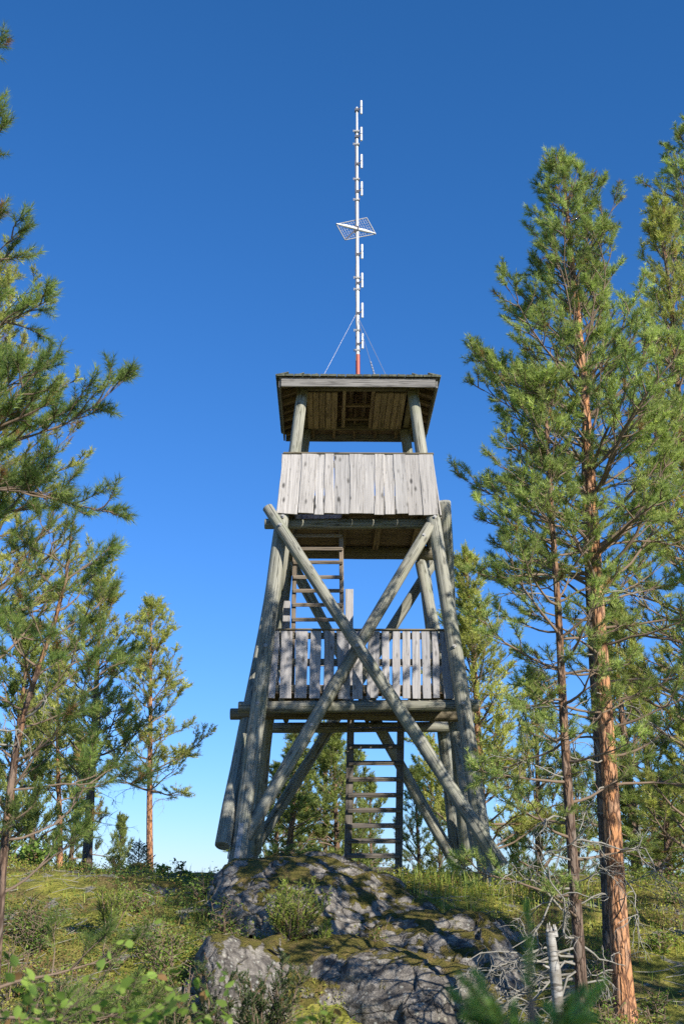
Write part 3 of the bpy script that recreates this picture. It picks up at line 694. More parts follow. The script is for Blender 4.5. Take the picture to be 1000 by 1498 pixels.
# ---------------------------------------------------------------- vegetation builders
def unit(v): return v/np.maximum(np.linalg.norm(v, axis=-1, keepdims=True), 1e-9)
class Veg:
    """gathers tubes (wood) and needle shoots or leaves, all in the plant's own space"""
    def __init__(s, seed): s.rs = np.random.RandomState(seed); s.tv = []; s.tf = []; s.nb = 0; s.sh = []; s.lv = []
    def tube(s, pts, rad, n=5):
        pts = np.asarray(pts, float); k = len(pts); rad = np.asarray(rad, float)
        d = unit(np.gradient(pts, axis=0)); ref = np.array([.31, .83, .46]); ref = unit(ref-d*(d@ref)[:, None]); b = np.cross(d, ref)
        a = np.arange(n)*2*math.pi/n
        v = pts[:, None, :]+(ref[:, None, :]*np.cos(a)[None, :, None]+b[:, None, :]*np.sin(a)[None, :, None])*rad[:, None, None]
        i = np.arange(k*n).reshape(k, n); j = np.roll(i, -1, 1)
        f = np.stack([i[:-1], j[:-1], j[1:], i[1:]], -1).reshape(-1, 4)+s.nb
        s.tv.append(v.reshape(-1, 3)); s.tf.append(f); s.nb += k*n
    def shoot(s, p, d, L, c): s.sh.append((*p, *d, L, *c))
    def wood_mesh(s, name, mat):
        return fast_mesh(name, np.concatenate(s.tv), [np.concatenate(s.tf)], [mat], smooth=[True])
    def needles(s, per, nl, nw, spread=(38, 80), stem=.0035, flat=0.):
        """needle triangles for all shoots; returns verts, tris, colours, stem verts, stem tris"""
        S = np.array(s.sh); n = len(S); rs = s.rs
        P, D, L, C = S[:, :3], unit(S[:, 3:6]), S[:, 6], S[:, 7:10]
        q = np.repeat(np.arange(n), per); m = len(q)
        t = rs.uniform(.05, 1, m); Dq = D[q]
        r = rs.normal(size=(m, 3)); r[:, 2] *= (1-flat); r = unit(r-Dq*np.sum(r*Dq, 1, keepdims=True))
        ph = np.radians(rs.uniform(spread[0], spread[1], m))*(1-.5*t**3)
        nd = Dq*np.cos(ph)[:, None]+r*np.sin(ph)[:, None]
        b = P[q]+Dq*(L[q]*t)[:, None]; ln = nl*rs.uniform(.75, 1.15, m)
        sd = unit(np.cross(nd, rs.normal(size=(m, 3))))*(nw/2)
        V = np.stack([b-sd, b+sd, b+nd*ln[:, None]], 1).reshape(-1, 3)
        T = np.arange(3*m).reshape(-1, 3)
        cc = C[q]*rs.uniform(.8, 1.2, (m, 1)); CC = np.repeat(cc, 3, 0)
        u = unit(np.cross(D, np.array([.2, .5, .8]))); w_ = np.cross(D, u)
        SV = []
        for k in range(3):
            a = k*2*math.pi/3; o = u*math.cos(a)+w_*math.sin(a)
            SV += [P-D*.01+o*stem, P+D*L[:, None]*.9+o*stem*.5]
        SV = np.stack(SV, 1).reshape(-1, 3); base = np.arange(n)[:, None]*6
        SF = np.concatenate([base+np.array([[0, 2, 3, 1]]), base+np.array([[2, 4, 5, 3]]), base+np.array([[4, 0, 1, 5]])])
        return V, T, CC, SV, SF
    def crown_mesh(s, name, per, nl, nw, mats, **kw):
        V, T, CC, SV, SF = s.needles(per, nl, nw, **kw)
        v = np.concatenate([V, SV]); cols = np.concatenate([CC, np.full((len(SV), 3), .1)])
        return fast_mesh(name, v, [T, SF+len(V)], mats, [0, 1], cols)
    def leaf(s, p, d, L, w_, c): s.lv.append((*p, *d, L, w_, *c))
    def leaf_mesh(s, name, mat):
        S = np.array(s.lv); n = len(S); rs = s.rs
        P, D, L, W_, C = S[:, :3], unit(S[:, 3:6]), S[:, 6:7], S[:, 7:8], S[:, 8:11]
        r = rs.normal(size=(n, 3)); r[:, 2] *= .35; sd = unit(r-D*np.sum(r*D, 1, keepdims=True)); up = np.cross(D, sd)*.18
        V = np.stack([P, P+D*L*.3+(sd+up)*W_*.44, P+D*L*.65+(sd+up)*W_*.38, P+D*L, P+D*L*.65+(-sd+up)*W_*.38, P+D*L*.3+(-sd+up)*W_*.44, P+D*L*.5], 1).reshape(-1, 3)
        b = np.arange(n)[:, None]*7
        T = np.concatenate([b+np.array([[i, (i+1) % 6, 6]]) for i in range(6)])
        return fast_mesh(name, V, [T], [mat], colors=np.repeat(C*rs.uniform(.8, 1.2, (n, 1)), 7, 0))

def bend_path(p0, d0, L, n, rs, up=0., jit=.12):
    p = np.array(p0, float); d = unit(np.array(d0, float)); out = [p.copy()]
    for _ in range(n):
        d = unit(d+np.array([0, 0, up/n])+rs.normal(size=3)*jit/math.sqrt(n)); p = p+d*L/n; out.append(p.copy())
    return np.array(out)
def along(path, t):
    k = len(path)-1; f = min(t*k, k-1e-6); i = int(f); return path[i]+(path[i+1]-path[i])*(f-i), unit(path[i+1]-path[i])

def grow_limb(V, p0, az, el, L, r, pal, dens=1., bare=.25, up=.5, sl=.11, droop=0., level_up=.35):
    """one pine limb: main axis, side twigs lying mostly flat, brushes of needles on every twig end"""
    rs = V.rs; tone = rs.uniform(.72, 1.18); pal0 = pal; pal = lambda r: pal0(r)*tone
    d0 = (math.cos(az)*math.cos(el), math.sin(az)*math.cos(el), math.sin(el))
    path = bend_path(p0, d0, L, 7, rs, up, .32)
    V.tube(path, r*(1-np.linspace(0, .85, len(path))), 5)
    n = max(3, int(L/(.125/dens)))
    for i in range(n):
        t = bare+(1-bare)*(i+rs.rand())/n
        if t > .995: continue
        p, d = along(path, t); side = 1 if (i % 2) else -1
        lat = np.cross(d, [0, 0, 1]); lat = unit(lat)*side
        dd = unit(d*rs.uniform(.5, 1.1)+lat*rs.uniform(.5, 1.1)+np.array([0, 0, rs.uniform(-.15, level_up)]))
        l = min(.85, (.16+.5*L*(1-t)**.8*rs.uniform(.35, .8)))
        tw = bend_path(p, dd, l, 4, rs, .35, .35)
        V.tube(tw, np.array([1, .85, .7, .55, .4])*min(.010, .2*r+.004), 4)
        m = max(5, int(l/.042*dens))
        for j in range(m):
            tt = 1-.62*((j+.5*rs.rand())/m)**1.6
            q, e = along(tw, min(tt, .999)); sd = unit(np.cross(e, [0, 0, 1]))*(1 if rs.rand() > .5 else -1)
            w_ = .0 if j == 0 else 1.
            sdir = unit(e+sd*w_*rs.uniform(.3, .9)+np.array([0, 0, rs.uniform(.0, .75)])+rs.normal(size=3)*.22)
            V.shoot(q, sdir, sl*rs.uniform(.7, 1.25), pal(rs))
    p, d = along(path, .999)
    for _ in range(4): V.shoot(p, unit(d+rs.normal(size=3)*.35+np.array([0, 0, .25])), sl*1.2, pal(rs))
    return path

def palette(base, tip, k=.35):
    base, tip = np.array(base), np.array(tip)
    def f(rs):
        if rs.rand() < .025: return np.array((.36, .21, .09))*rs.uniform(.7, 1.2)      # a browned old shoot
        t = np.clip(rs.normal(k, .3), 0, 1); return (base*(1-t)+tip*t)*rs.uniform(.8, 1.2)
    return f
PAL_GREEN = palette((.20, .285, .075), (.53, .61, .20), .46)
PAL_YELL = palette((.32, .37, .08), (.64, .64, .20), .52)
PAL_FAR_SHADE = palette((.19, .25, .065), (.45, .50, .15), .42)  # darker greens: shaded side of the far pines put into needle colour
PAL_SHADED = palette((.10, .17, .045), (.36, .45, .12), .36)  # shade on the near left pines painted in as darker needles
def pine(name, label, trunk_pts, r0, crown0, Lmax, pal, bark_m, per=26, nl=.055, nw=.005, seed=1, whorl=.36, nb=(3, 5), dens=1., bare=.28,
         dead=0, tops=(20, 62), group=None, prof=None, sl=.11, keep=None, r_top=.012, extra=()):
    """Scots pine. trunk_pts: world points from the ground up (the first is the base)."""
    rs = np.random.RandomState(seed)
    base = np.array(trunk_pts[0], float); P = np.array(trunk_pts, float)-base
    # resample the trunk
    seg = np.linalg.norm(np.diff(P, axis=0), axis=1); cum = np.concatenate([[0], np.cumsum(seg)]); H = cum[-1]
    ss = np.linspace(0, H, max(14, int(H/.3))); path = np.stack([np.interp(ss, cum, P[:, k]) for k in range(3)], 1)
    for k in range(3):                                  # soften the corners
        path[1:-1] = (path[:-2]+path[1:-1]*2+path[2:])/4
    path[1:-1, :2] += np.stack([np.sin(ss*1.3+seed), np.cos(ss*1.1+seed*2)], 1)[1:-1]*.012
    rad = r0*((1-ss/H)**.75*(1-.0)+.0)+r_top; rad[0] *= 1.3; rad[1] *= 1.08
    T = Veg(seed); T.tube(np.vstack([path[0]-[0, 0, .25], path]), np.concatenate([[rad[0]*1.2], rad]), 14)
    B = Veg(seed+1); B.rs = rs
    root = empty(name, Matrix.Translation(base)); tag(root, label, 'tree', group)
    s_ = crown0*H
    while s_ < H-.12:
        sc = (s_-crown0*H)/(H*(1-crown0))
        pf = prof(sc) if prof else (1-sc)**.62*(.72+.28*min(1, sc*4))
        n = rs.randint(nb[0], nb[1]+1); a0 = rs.rand()*6.28
        for k in range(n):
            az = a0+k*2*math.pi/n+rs.normal()*.35; L = Lmax*pf*rs.uniform(.5, 1.15)+.14*(1-sc)+.05
            el = R(tops[0]+(tops[1]-tops[0])*sc**1.3+rs.normal()*9)
            p, _ = along(path, min((s_+rs.uniform(-.08, .08))/H, .999))
            if keep and not keep(p+base, az, L): continue
            rr = np.interp(s_, ss, rad)*rs.uniform(.22, .38)
            grow_limb(B, p, az, el, L, min(rr+.004, .035), pal, dens, bare*(1-.7*sc), .45, sl)
        s_ += whorl*(1-.45*sc)*rs.uniform(.75, 1.2)
    for (tt, az, el, L, br) in extra:
        p, _ = along(path, tt); grow_limb(B, p, az, el, L, min(.018, np.interp(tt*H, ss, rad)*.4), pal, dens, br, .45, sl)
    p, d = path[-1], unit(path[-1]-path[-3])
    for k in range(14): B.shoot(p-d*.05*k+d*.12, unit(d*1.2+rs.normal(size=3)*.06*k), sl*1.3, pal(rs))
    link(bpy.data.objects.new('trunk', T.wood_mesh('trunk', bark_m)), root, Matrix.Translation(base))
    link(bpy.data.objects.new('limbs', B.wood_mesh('limbs', M['twig'])), root, Matrix.Translation(base)).name = 'limb'
    HT[root] = float(path[-1][2])
    link(bpy.data.objects.new('crown', B.crown_mesh('crown', per, nl, nw, [M['needle'], M['twig']])), root, Matrix.Translation(base))
    if dead:
        for i in range(dead):
            Dd = Veg(seed*31+i)
            t = rs.uniform(.10, crown0+.25); p, _ = along(path, t); az = rs.rand()*6.28
            dead_branch(Dd, p, (math.cos(az), math.sin(az), rs.uniform(-.1, .3)), rs.uniform(.4, 1.1), .009)
            link(bpy.data.objects.new('dead_branch', Dd.wood_mesh('dead_branch', M['dead_twig'])), root, Matrix.Translation(base))
    return root
def dead_branch(V, p, d, L, r, droop=-.35, depth=0):
    rs = V.rs; path = bend_path(p, d, L, 7, rs, droop, .75)
    V.tube(path, r*np.linspace(1, .3, len(path)), 4)
    if depth < 2:
        for i in range(5 if depth == 0 else 3):
            t = rs.uniform(.25, .95); q, e = along(path, t)
            dead_branch(V, q, unit(e+rs.normal(size=3)*.8), L*rs.uniform(.25, .5), r*.55, droop, depth+1)
HT = {}
def copy_tree(root, mw, label):
    r = root.copy(); r['label'] = label; link(r, None, mw)
    for ch in [o for o in WM if o.parent == root]:
        c = ch.copy(); link(c, r, mw @ (WM[root].inverted() @ WM[ch]))
    return r
def trunk_line(*uvY, ground=True):
    """trunk points from photo sight lines with distances; the foot is set on the ground below the lowest"""
    pts = [at(u, v, Y) for u, v, Y in uvY]
    a, b = pts[0], pts[1]; d = (a-b)/(b-a).length
    if ground:
        p = a.copy(); g = gh(p.x, p.y)
        if p.z > g: dz = p.z-g; p = p+d*(dz/max(-d.z, .3)); p.z = gh(p.x, p.y)-.02; pts.insert(0, p)
        else: pts[0] = Vector((p.x, p.y, g-.02))
    return pts

# ---------------------------------------------------------------- pines right of the tower
PI = math.pi
big = pine('pine_tree', 'tall pine with bright orange flaky trunk, tallest pointed crown beside the tower', trunk_line((916, 1498, 13.0), (893, 1200, 13.0), (868, 760, 13.0), (848, 520, 13.0), (824, 240, 13.0)),
     .092, .46, 2.1, PAL_GREEN, M['bark_orange'], 34, .066, .0068, 11, .38, (4, 6), .84, .32, 9, prof=lambda s: (1-s)**.72*(.75+.25*min(1, s*3)),
     extra=((.62, PI*.98, .6, 1.9, .35), (.60, PI*1.05, .3, 1.65, .35), (.52, PI, .1, 1.7, .4), (.66, PI*.9, .6, 1.8, .3), (.57, .1, .5, 1.9, .3), (.50, -.2, .4, 1.8, .3),
            (.46, PI*1.2, .1, 1.2, .5), (.44, .3, .2, 1.5, .45), (.42, PI*.9, .0, 1.1, .5), (.39, -.4, .1, 1.3, .5), (.36, PI*1.1, .0, .9, .5), (.33, .5, .1, 1.2, .5), (.29, PI*.8, 0., .8, .5), (.27, 0., 0., 1.1, .5), (.47, PI*.6, .1, 1.3, .4), (.41, .0, .1, 1.6, .4), (.38, PI*1.3, .0, 1.1, .45), (.35, -.1, .15, 1.5, .4), (.31, PI*1.0, .0, 1.0, .4), (.24, .2, .05, 1.2, .4), (.30, -.3, .1, 1.4, .4)))
pine('pine_tree', 'darker second trunk pine close behind the bright orange trunk', trunk_line((900, 1498, 14.6), (876, 1100, 14.6), (851, 640, 14.6), (872, 400, 14.6)),
     .075, .48, 1.6, PAL_GREEN, M['bark_grey'], 28, .064, .0072, 12, .42, (3, 5), .85, .35, 8)
slim = pine('pine_tree', 'slim scaly pine standing between the tower and the orange trunk', trunk_line((852, 1498, 12.4), (836, 1270, 12.4), (818, 900, 12.4), (803, 740, 12.4), (795, 560, 12.4)),
     .050, .42, 1.2, PAL_GREEN, M['bark_mixed'], 34, .062, .0064, 13, .38, (3, 4), .9, .42, 12, tops=(0, 50),
     extra=((.20, PI*.97, .12, 1.15, .5), (.25, .3, .1, .8, .4), (.30, PI*.9, .1, .9, .4), (.17, PI*1.4, .1, .5, .3), (.36, PI*1.1, .0, 1.0, .4), (.33, .2, .0, .9, .4), (.39, -.5, .0, .8, .4), (.28, PI*1.2, .0, .8, .4)))
pine('pine_tree', 'pale green pine with thin light stem at the right behind the orange pine', trunk_line((1040, 1250, 15.5), (1003, 700, 15.5), (985, 480, 15.5), (962, 305, 15.5)),
     .07, .10, 1.6, PAL_YELL, M['bark_mixed'], 28, .064, .0074, 14, .40, (4, 5), .78, .35, 6)
pine('pine_tree', 'tall pine with loose dark crown rising above the pale green one', trunk_line((1085, 1250, 17.5), (1040, 600, 17.5), (1005, 205, 17.5)),
     .12, .22, 2.1, PAL_GREEN, M['bark_mixed'], 24, .069, .0088, 15, .46, (4, 5), .7, .38, 4, prof=lambda s: (1-s)**.4*.9)
# ---------------------------------------------------------------- pines behind and left
pine('pine_tree', 'open crowned pine standing behind the right tower legs', trunk_line((712, 1290, 27), (694, 1000, 27), (681, 815, 27)),
     .10, .10, 2.5, PAL_YELL, M['bark_orange'], 24, .085, .014, 21, .46, (5, 6), .72, .32, 6, prof=lambda s: (1-s)**.7*(.75+.25*math.sin(s*14)), sl=.17)
crest = pine('pine_tree', 'slender straight pine alone on the crest left of the dome', trunk_line((220, 1283, 29), (219, 1100, 29), (222, 892, 29)),
     .075, .34, 1.6, PAL_YELL, M['bark_orange'], 22, .085, .014, 22, .45, (4, 5), .72, .35, 3, prof=lambda s: (1-s)**.5*(.8+.25*math.sin(s*17)), sl=.17)
pine('pine_tree', 'broad pine with brown trunk next to the slender crest pine', trunk_line((128, 1283, 25), (136, 1080, 25), (150, 860, 25)),
     .095, .32, 1.9, PAL_YELL, M['bark_mixed'], 22, .08, .013, 23, .48, (4, 6), .70, .35, 5, prof=lambda s: (1-s)**.5*(.85+.2*math.sin(s*15)), sl=.16)
pine('pine_tree', 'thin far pine between the broad crest pine and the slim leaning one', trunk_line((88, 1270, 34), (86, 1150, 34), (84, 960, 34)),
     .08, .4, 1.9, PAL_YELL, M['bark_orange'], 22, .09, .017, 24, .6, (4, 5), .6, .3, 2, sl=.19)
pine('pine_tree', 'large sunlit yellow green pine whose crown fills the left edge', trunk_line((-70, 1250, 16), (-50, 900, 16), (-30, 600, 16), (-10, 400, 16)),
     .11, .34, 2.7, PAL_YELL, M['bark_orange'], 28, .064, .008, 25, .42, (5, 6), .72, .32, 3, prof=lambda s: (1-s)**.5*(.8+.2*math.sin(s*16)))
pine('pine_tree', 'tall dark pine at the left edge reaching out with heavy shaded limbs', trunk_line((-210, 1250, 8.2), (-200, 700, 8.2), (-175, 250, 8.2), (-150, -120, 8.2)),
     .10, .45, 1.25, PAL_SHADED, M['bark_mixed'], 52, .070, .0048, 26, .48, (4, 6), .95, .38, 3, prof=lambda s: (1-s)**.3, tops=(5, 40), sl=.12,
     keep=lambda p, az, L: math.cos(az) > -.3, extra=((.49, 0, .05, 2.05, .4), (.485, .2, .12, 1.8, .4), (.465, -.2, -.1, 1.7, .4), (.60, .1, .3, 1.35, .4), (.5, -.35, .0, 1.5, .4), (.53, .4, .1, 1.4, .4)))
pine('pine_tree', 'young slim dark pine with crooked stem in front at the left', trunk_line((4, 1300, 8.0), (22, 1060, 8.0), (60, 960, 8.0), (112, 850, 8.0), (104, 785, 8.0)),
     .028, .50, .62, PAL_SHADED, M['bark_mixed'], 52, .066, .0042, 27, .34, (2, 3), .95, .35, 3, prof=lambda s: (1-s)**.35, tops=(10, 45), sl=.11, r_top=.008,
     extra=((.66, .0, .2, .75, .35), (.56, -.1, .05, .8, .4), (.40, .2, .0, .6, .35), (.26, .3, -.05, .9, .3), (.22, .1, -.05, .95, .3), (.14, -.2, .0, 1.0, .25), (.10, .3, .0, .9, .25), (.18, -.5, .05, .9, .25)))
# far pines seen between the legs and through the gaps
far = pine('pine_tree', 'dark far pine seen between the tower legs left of the lower ladder', trunk_line((440, 1262, 38), (438, 1180, 38), (436, 1085, 38)),
     .10, .02, 1.6, PAL_FAR_SHADE, M['bark_mixed'], 26, .095, .019, 31, .55, (4, 5), .55, .15, 0, sl=.21, prof=lambda s: (1-s)**.4*(.8+.3*math.sin(s*19)))
def clone(u, v_top, Y, k, rot, label, src=None):
    src = src or far; p = at(u, v_top, Y); z0 = gh(p.x, p.y)-.05; kz = (p.z-z0)/HT[src]
    return copy_tree(src, Matrix.Translation((p.x, p.y, z0)) @ Matrix.Rotation(rot, 4, 'Z') @ Matrix.Diagonal((k, k, kz, 1)), label)
g_far = 'far pines behind the crest'
for args in ((422, 1105, 33, 1.1, 2.7, 'near far pine right beside the left rear leg'), (497, 1085, 38, 1.1, .2, 'taller far pine behind the left ladder rail'), (478, 1075, 40, 1., 1., 'far pine behind the left side of the lower ladder'), (512, 1110, 43, 1., 2., 'far pine seen through the rungs of the lower ladder'),
             (402, 1130, 36, .8, 3., 'small far pine beside the left rear tower leg'), (612, 1135, 38, .7, .5, 'far pine between the lower ladder and the right rear leg'),
             (640, 1175, 34, .5, 4.2, 'thin low far pine at the right rear tower leg'), (758, 1205, 44, .7, 5., 'low far pine between the tower foot and the slim pine'),
             (545, 1150, 46, .9, 5.5, 'far pine behind the right rail of the lower ladder'),
             (945, 1010, 30, 1.15, .3, 'far pine low down right of the orange trunk'), (990, 1060, 26, 1.1, 2.4, 'bushy far pine at the right edge below the pale green pine'),
             (968, 1140, 22, .8, 1.4, 'low young pine right of the orange trunk foot'), (30, 930, 33, 1.3, 3.6, 'far pine behind the young slim dark pine'),
             (64, 1040, 40, 1.1, .8, 'far pine behind the crooked stem at the left'), (112, 1090, 42, 1., 2.9, 'far pine behind the broad crest pine trunk'),
             (176, 1205, 47, .7, 4.4, 'low far pine between the two crest pines'), (775, 1000, 34, 1., 2.2, 'far pine filling the gap left of the slim scaly trunk'), (905, 900, 27, 1.1, 5.1, 'far pine behind the orange trunk'), (835, 1120, 40, 1., 1.9, 'far pine behind the slim scaly trunk')):
    clone(*args)['group'] = g_far
# pines behind and beside the camera whose shade falls into the scene
def shade(x, y, k, rot, label):
    copy_tree(big, Matrix.Translation((x, y, gh(x, y)-.05)) @ Matrix.Rotation(rot, 4, 'Z') @ Matrix.Scale(k, 4), label)['group'] = 'pines around the viewpoint'
shade(6.3, 5.2, .6, 1.3, 'pine to the right of the viewpoint shading the rocks')
shade(7.6, 9.0, .9, 2.6, 'pine far right shading the grass beside the orange trunk')
shade(3.2, -2.6, .95, 4.1, 'pine behind the viewpoint shading the left foreground')

# ---------------------------------------------------------------- small spruces, junipers, saplings
def spruce(label, base, H, Rb, pal, seed, per=16, nl=.018, nw=.0045, sl=.09):
    V = Veg(seed); rs = V.rs; path = np.array([[0, 0, t*H] for t in np.linspace(0, 1, 8)]); V.tube(path, np.linspace(.035*H/2, .006, 8), 8)
    z = .06*H
    while z < H*.97:
        s_ = z/H; n = rs.randint(4, 7); a0 = rs.rand()*6
        for k in range(n):
            az = a0+k*2*PI/n+rs.normal()*.2; L = Rb*(1-s_)**.85*rs.uniform(.7, 1.1)+.04
            tw = bend_path((0, 0, z), (math.cos(az), math.sin(az), .1+.7*s_), L, 5, rs, .1, .15); V.tube(tw, np.linspace(.008, .003, 6), 4)
            m = max(3, int(L/.05))
            for j in range(m):
                q, e = along(tw, .12+.87*(j+1)/m); sd = unit(np.cross(e, [0, 0, 1]))*(1 if j % 2 else -1)
                l = min(.22, .35*L*(1-j/m)+.05)
                V.shoot(q, unit(e+sd*.9+np.array([0, 0, -.05])), l, pal(rs))
            V.shoot(tw[-1], unit(tw[-1]-tw[-2]), .08, pal(rs))
        z += .085*H**.6*(1-.4*s_)
    V.shoot((0, 0, H), (0, 0, 1), .12, pal(rs))
    mw = Matrix.Translation(base); root = empty('young_spruce', mw); tag(root, label, 'spruce')
    link(bpy.data.objects.new('trunk', V.wood_mesh('trunk', M['twig'])), root, mw)
    link(bpy.data.objects.new('crown', V.crown_mesh('crown', per, nl, nw, [M['needle'], M['twig']], spread=(40, 75))), root, mw)
    return root
def on_ground(u, v, Y, dz=0.):
    p = at(u, v, Y); return Vector((p.x, p.y, gh(p.x, p.y)-.03+dz))
def top_h(u, v, Y): p = at(u, v, Y); return p.z-gh(p.x, p.y)
PAL_SPR = palette((.06, .11, .035), (.16, .23, .07), .35)
for (u, v, Y, rb, lab, sd) in ((204, 1232, 27, .55, 'young pointed spruce beside the slender crest pine', 51), (168, 1252, 30, .5, 'small spruce between the two crest pines', 52)):
    spruce(lab, on_ground(u, v, Y), top_h(u, v, Y), rb, PAL_SPR, sd, 14, .03, .012, .15)
spruce('young dark spruce tip close in the foreground below the cliff block', Vector((at(775, 1440, 1.7).x, 1.7, gh(at(775, 1440, 1.7).x, 1.7)-.02)), at(775, 1440, 1.7).z-gh(at(775, 1440, 1.7).x, 1.7), .34, palette((.20, .34, .08), (.38, .55, .14), .45), 53, 130, .015, .004)

def juniper(label, base, H, Wd, pal, seed, stems=14, per=30, nl=.020, nw=.0062, name='juniper', dens=1.):
    V = Veg(seed); rs = V.rs
    for i in range(stems):
        az = rs.rand()*6.28; sp = rs.rand()**.6; h = H*(1-.45*sp*rs.rand())*rs.uniform(.7, 1.02)
        d = np.array([math.cos(az)*sp*Wd/H*.9, math.sin(az)*sp*Wd/H*.9, 1.]); tw = bend_path((rs.normal()*.05*Wd, rs.normal()*.05*Wd, -.03), d, h, 7, rs, .3, .3)
        V.tube(tw, np.linspace(.012, .003, 8), 4)
        for j in range(int(h/.045*dens)):
            t = rs.uniform(.12, 1); q, e = along(tw, t); r = rs.normal(size=3); r[2] = abs(r[2])*.4
            l = rs.uniform(.10, .22)*(1.15-t*.6)*min(1.3, H+.3); tip = bend_path(q, unit(e*.8+unit(r)*.9), l, 2, rs, .3, .2); V.tube(tip, np.array([.004, .003, .002]), 3)
            for k in range(4):
                qq, ee = along(tip, (k+1)/4.01); V.shoot(qq-ee*.03, unit(ee+rs.normal(size=3)*.45), .055, pal(rs))
    mw = Matrix.Translation(base); root = empty(name, mw); tag(root, label, 'shrub')
    link(bpy.data.objects.new('stem', V.wood_mesh('stem', M['twig'])), root, mw)
    link(bpy.data.objects.new('foliage', V.crown_mesh('foliage', per, nl, nw, [M['needle'], M['twig']], spread=(35, 70), stem=.002)), root, mw)
    return root
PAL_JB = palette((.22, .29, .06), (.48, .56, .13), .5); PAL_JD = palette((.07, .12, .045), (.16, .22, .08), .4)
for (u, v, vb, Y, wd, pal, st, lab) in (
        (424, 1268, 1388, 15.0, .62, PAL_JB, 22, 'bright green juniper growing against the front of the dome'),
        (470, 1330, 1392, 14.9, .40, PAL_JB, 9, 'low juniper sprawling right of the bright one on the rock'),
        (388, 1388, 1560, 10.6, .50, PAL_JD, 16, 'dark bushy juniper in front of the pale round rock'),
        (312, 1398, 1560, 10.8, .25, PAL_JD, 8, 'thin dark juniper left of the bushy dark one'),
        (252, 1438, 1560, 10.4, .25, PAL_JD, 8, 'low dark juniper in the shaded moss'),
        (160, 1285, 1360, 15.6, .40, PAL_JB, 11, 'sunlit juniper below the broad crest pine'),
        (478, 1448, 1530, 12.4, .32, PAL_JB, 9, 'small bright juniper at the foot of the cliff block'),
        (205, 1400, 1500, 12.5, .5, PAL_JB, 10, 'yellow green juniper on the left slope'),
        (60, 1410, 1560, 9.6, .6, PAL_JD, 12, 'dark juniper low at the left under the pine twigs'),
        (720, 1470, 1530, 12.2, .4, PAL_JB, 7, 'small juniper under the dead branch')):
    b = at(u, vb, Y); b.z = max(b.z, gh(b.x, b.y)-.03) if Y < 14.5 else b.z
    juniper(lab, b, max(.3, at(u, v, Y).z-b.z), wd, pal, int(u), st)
def sapling(label, base, H, spread_, leaf_l, pal, seed, stems=3, n=60, name='sapling', cat='sapling', low=.25, thin=1., lpb=4, wood='twig'):
    V = Veg(seed); rs = V.rs
    for i in range(stems):
        az = rs.rand()*6.28; k = spread_*rs.rand()
        tw = bend_path((0, 0, -.05), (math.cos(az)*k, math.sin(az)*k, 1), H*rs.uniform(.7, 1.), 7, rs, .1, .25); V.tube(tw, np.linspace(.012*H**.5, .003, 8)*thin, 5)
        for j in range(n//stems//4+1):
            q, e = along(tw, rs.uniform(low, 1)); a = rs.rand()*6.28
            br = bend_path(q, (math.cos(a), math.sin(a), .5), H*rs.uniform(.08, .22)*(1+spread_), 3, rs, -.1, .2); V.tube(br, np.array([.005, .004, .003, .002])*thin, 4)
            for m in range(lpb):
                qq, ee = along(br, .15+.84*(m+1)/lpb); dd = unit(ee+rs.normal(size=3)*.7+np.array([0, 0, -.35])); V.leaf(qq, dd, leaf_l*rs.uniform(.7, 1.2), leaf_l*.75, pal(rs))
    mw = Matrix.Translation(base); root = empty(name, mw); tag(root, label, cat)
    link(bpy.data.objects.new('stem', V.wood_mesh('stem', M[wood])), root, mw)
    link(bpy.data.objects.new('foliage', V.leaf_mesh('foliage', M['leaf'])), root, mw)
    return root
PAL_LF = palette((.12, .21, .04), (.30, .42, .08), .5); PAL_LD = palette((.06, .12, .03), (.17, .26, .05), .4)
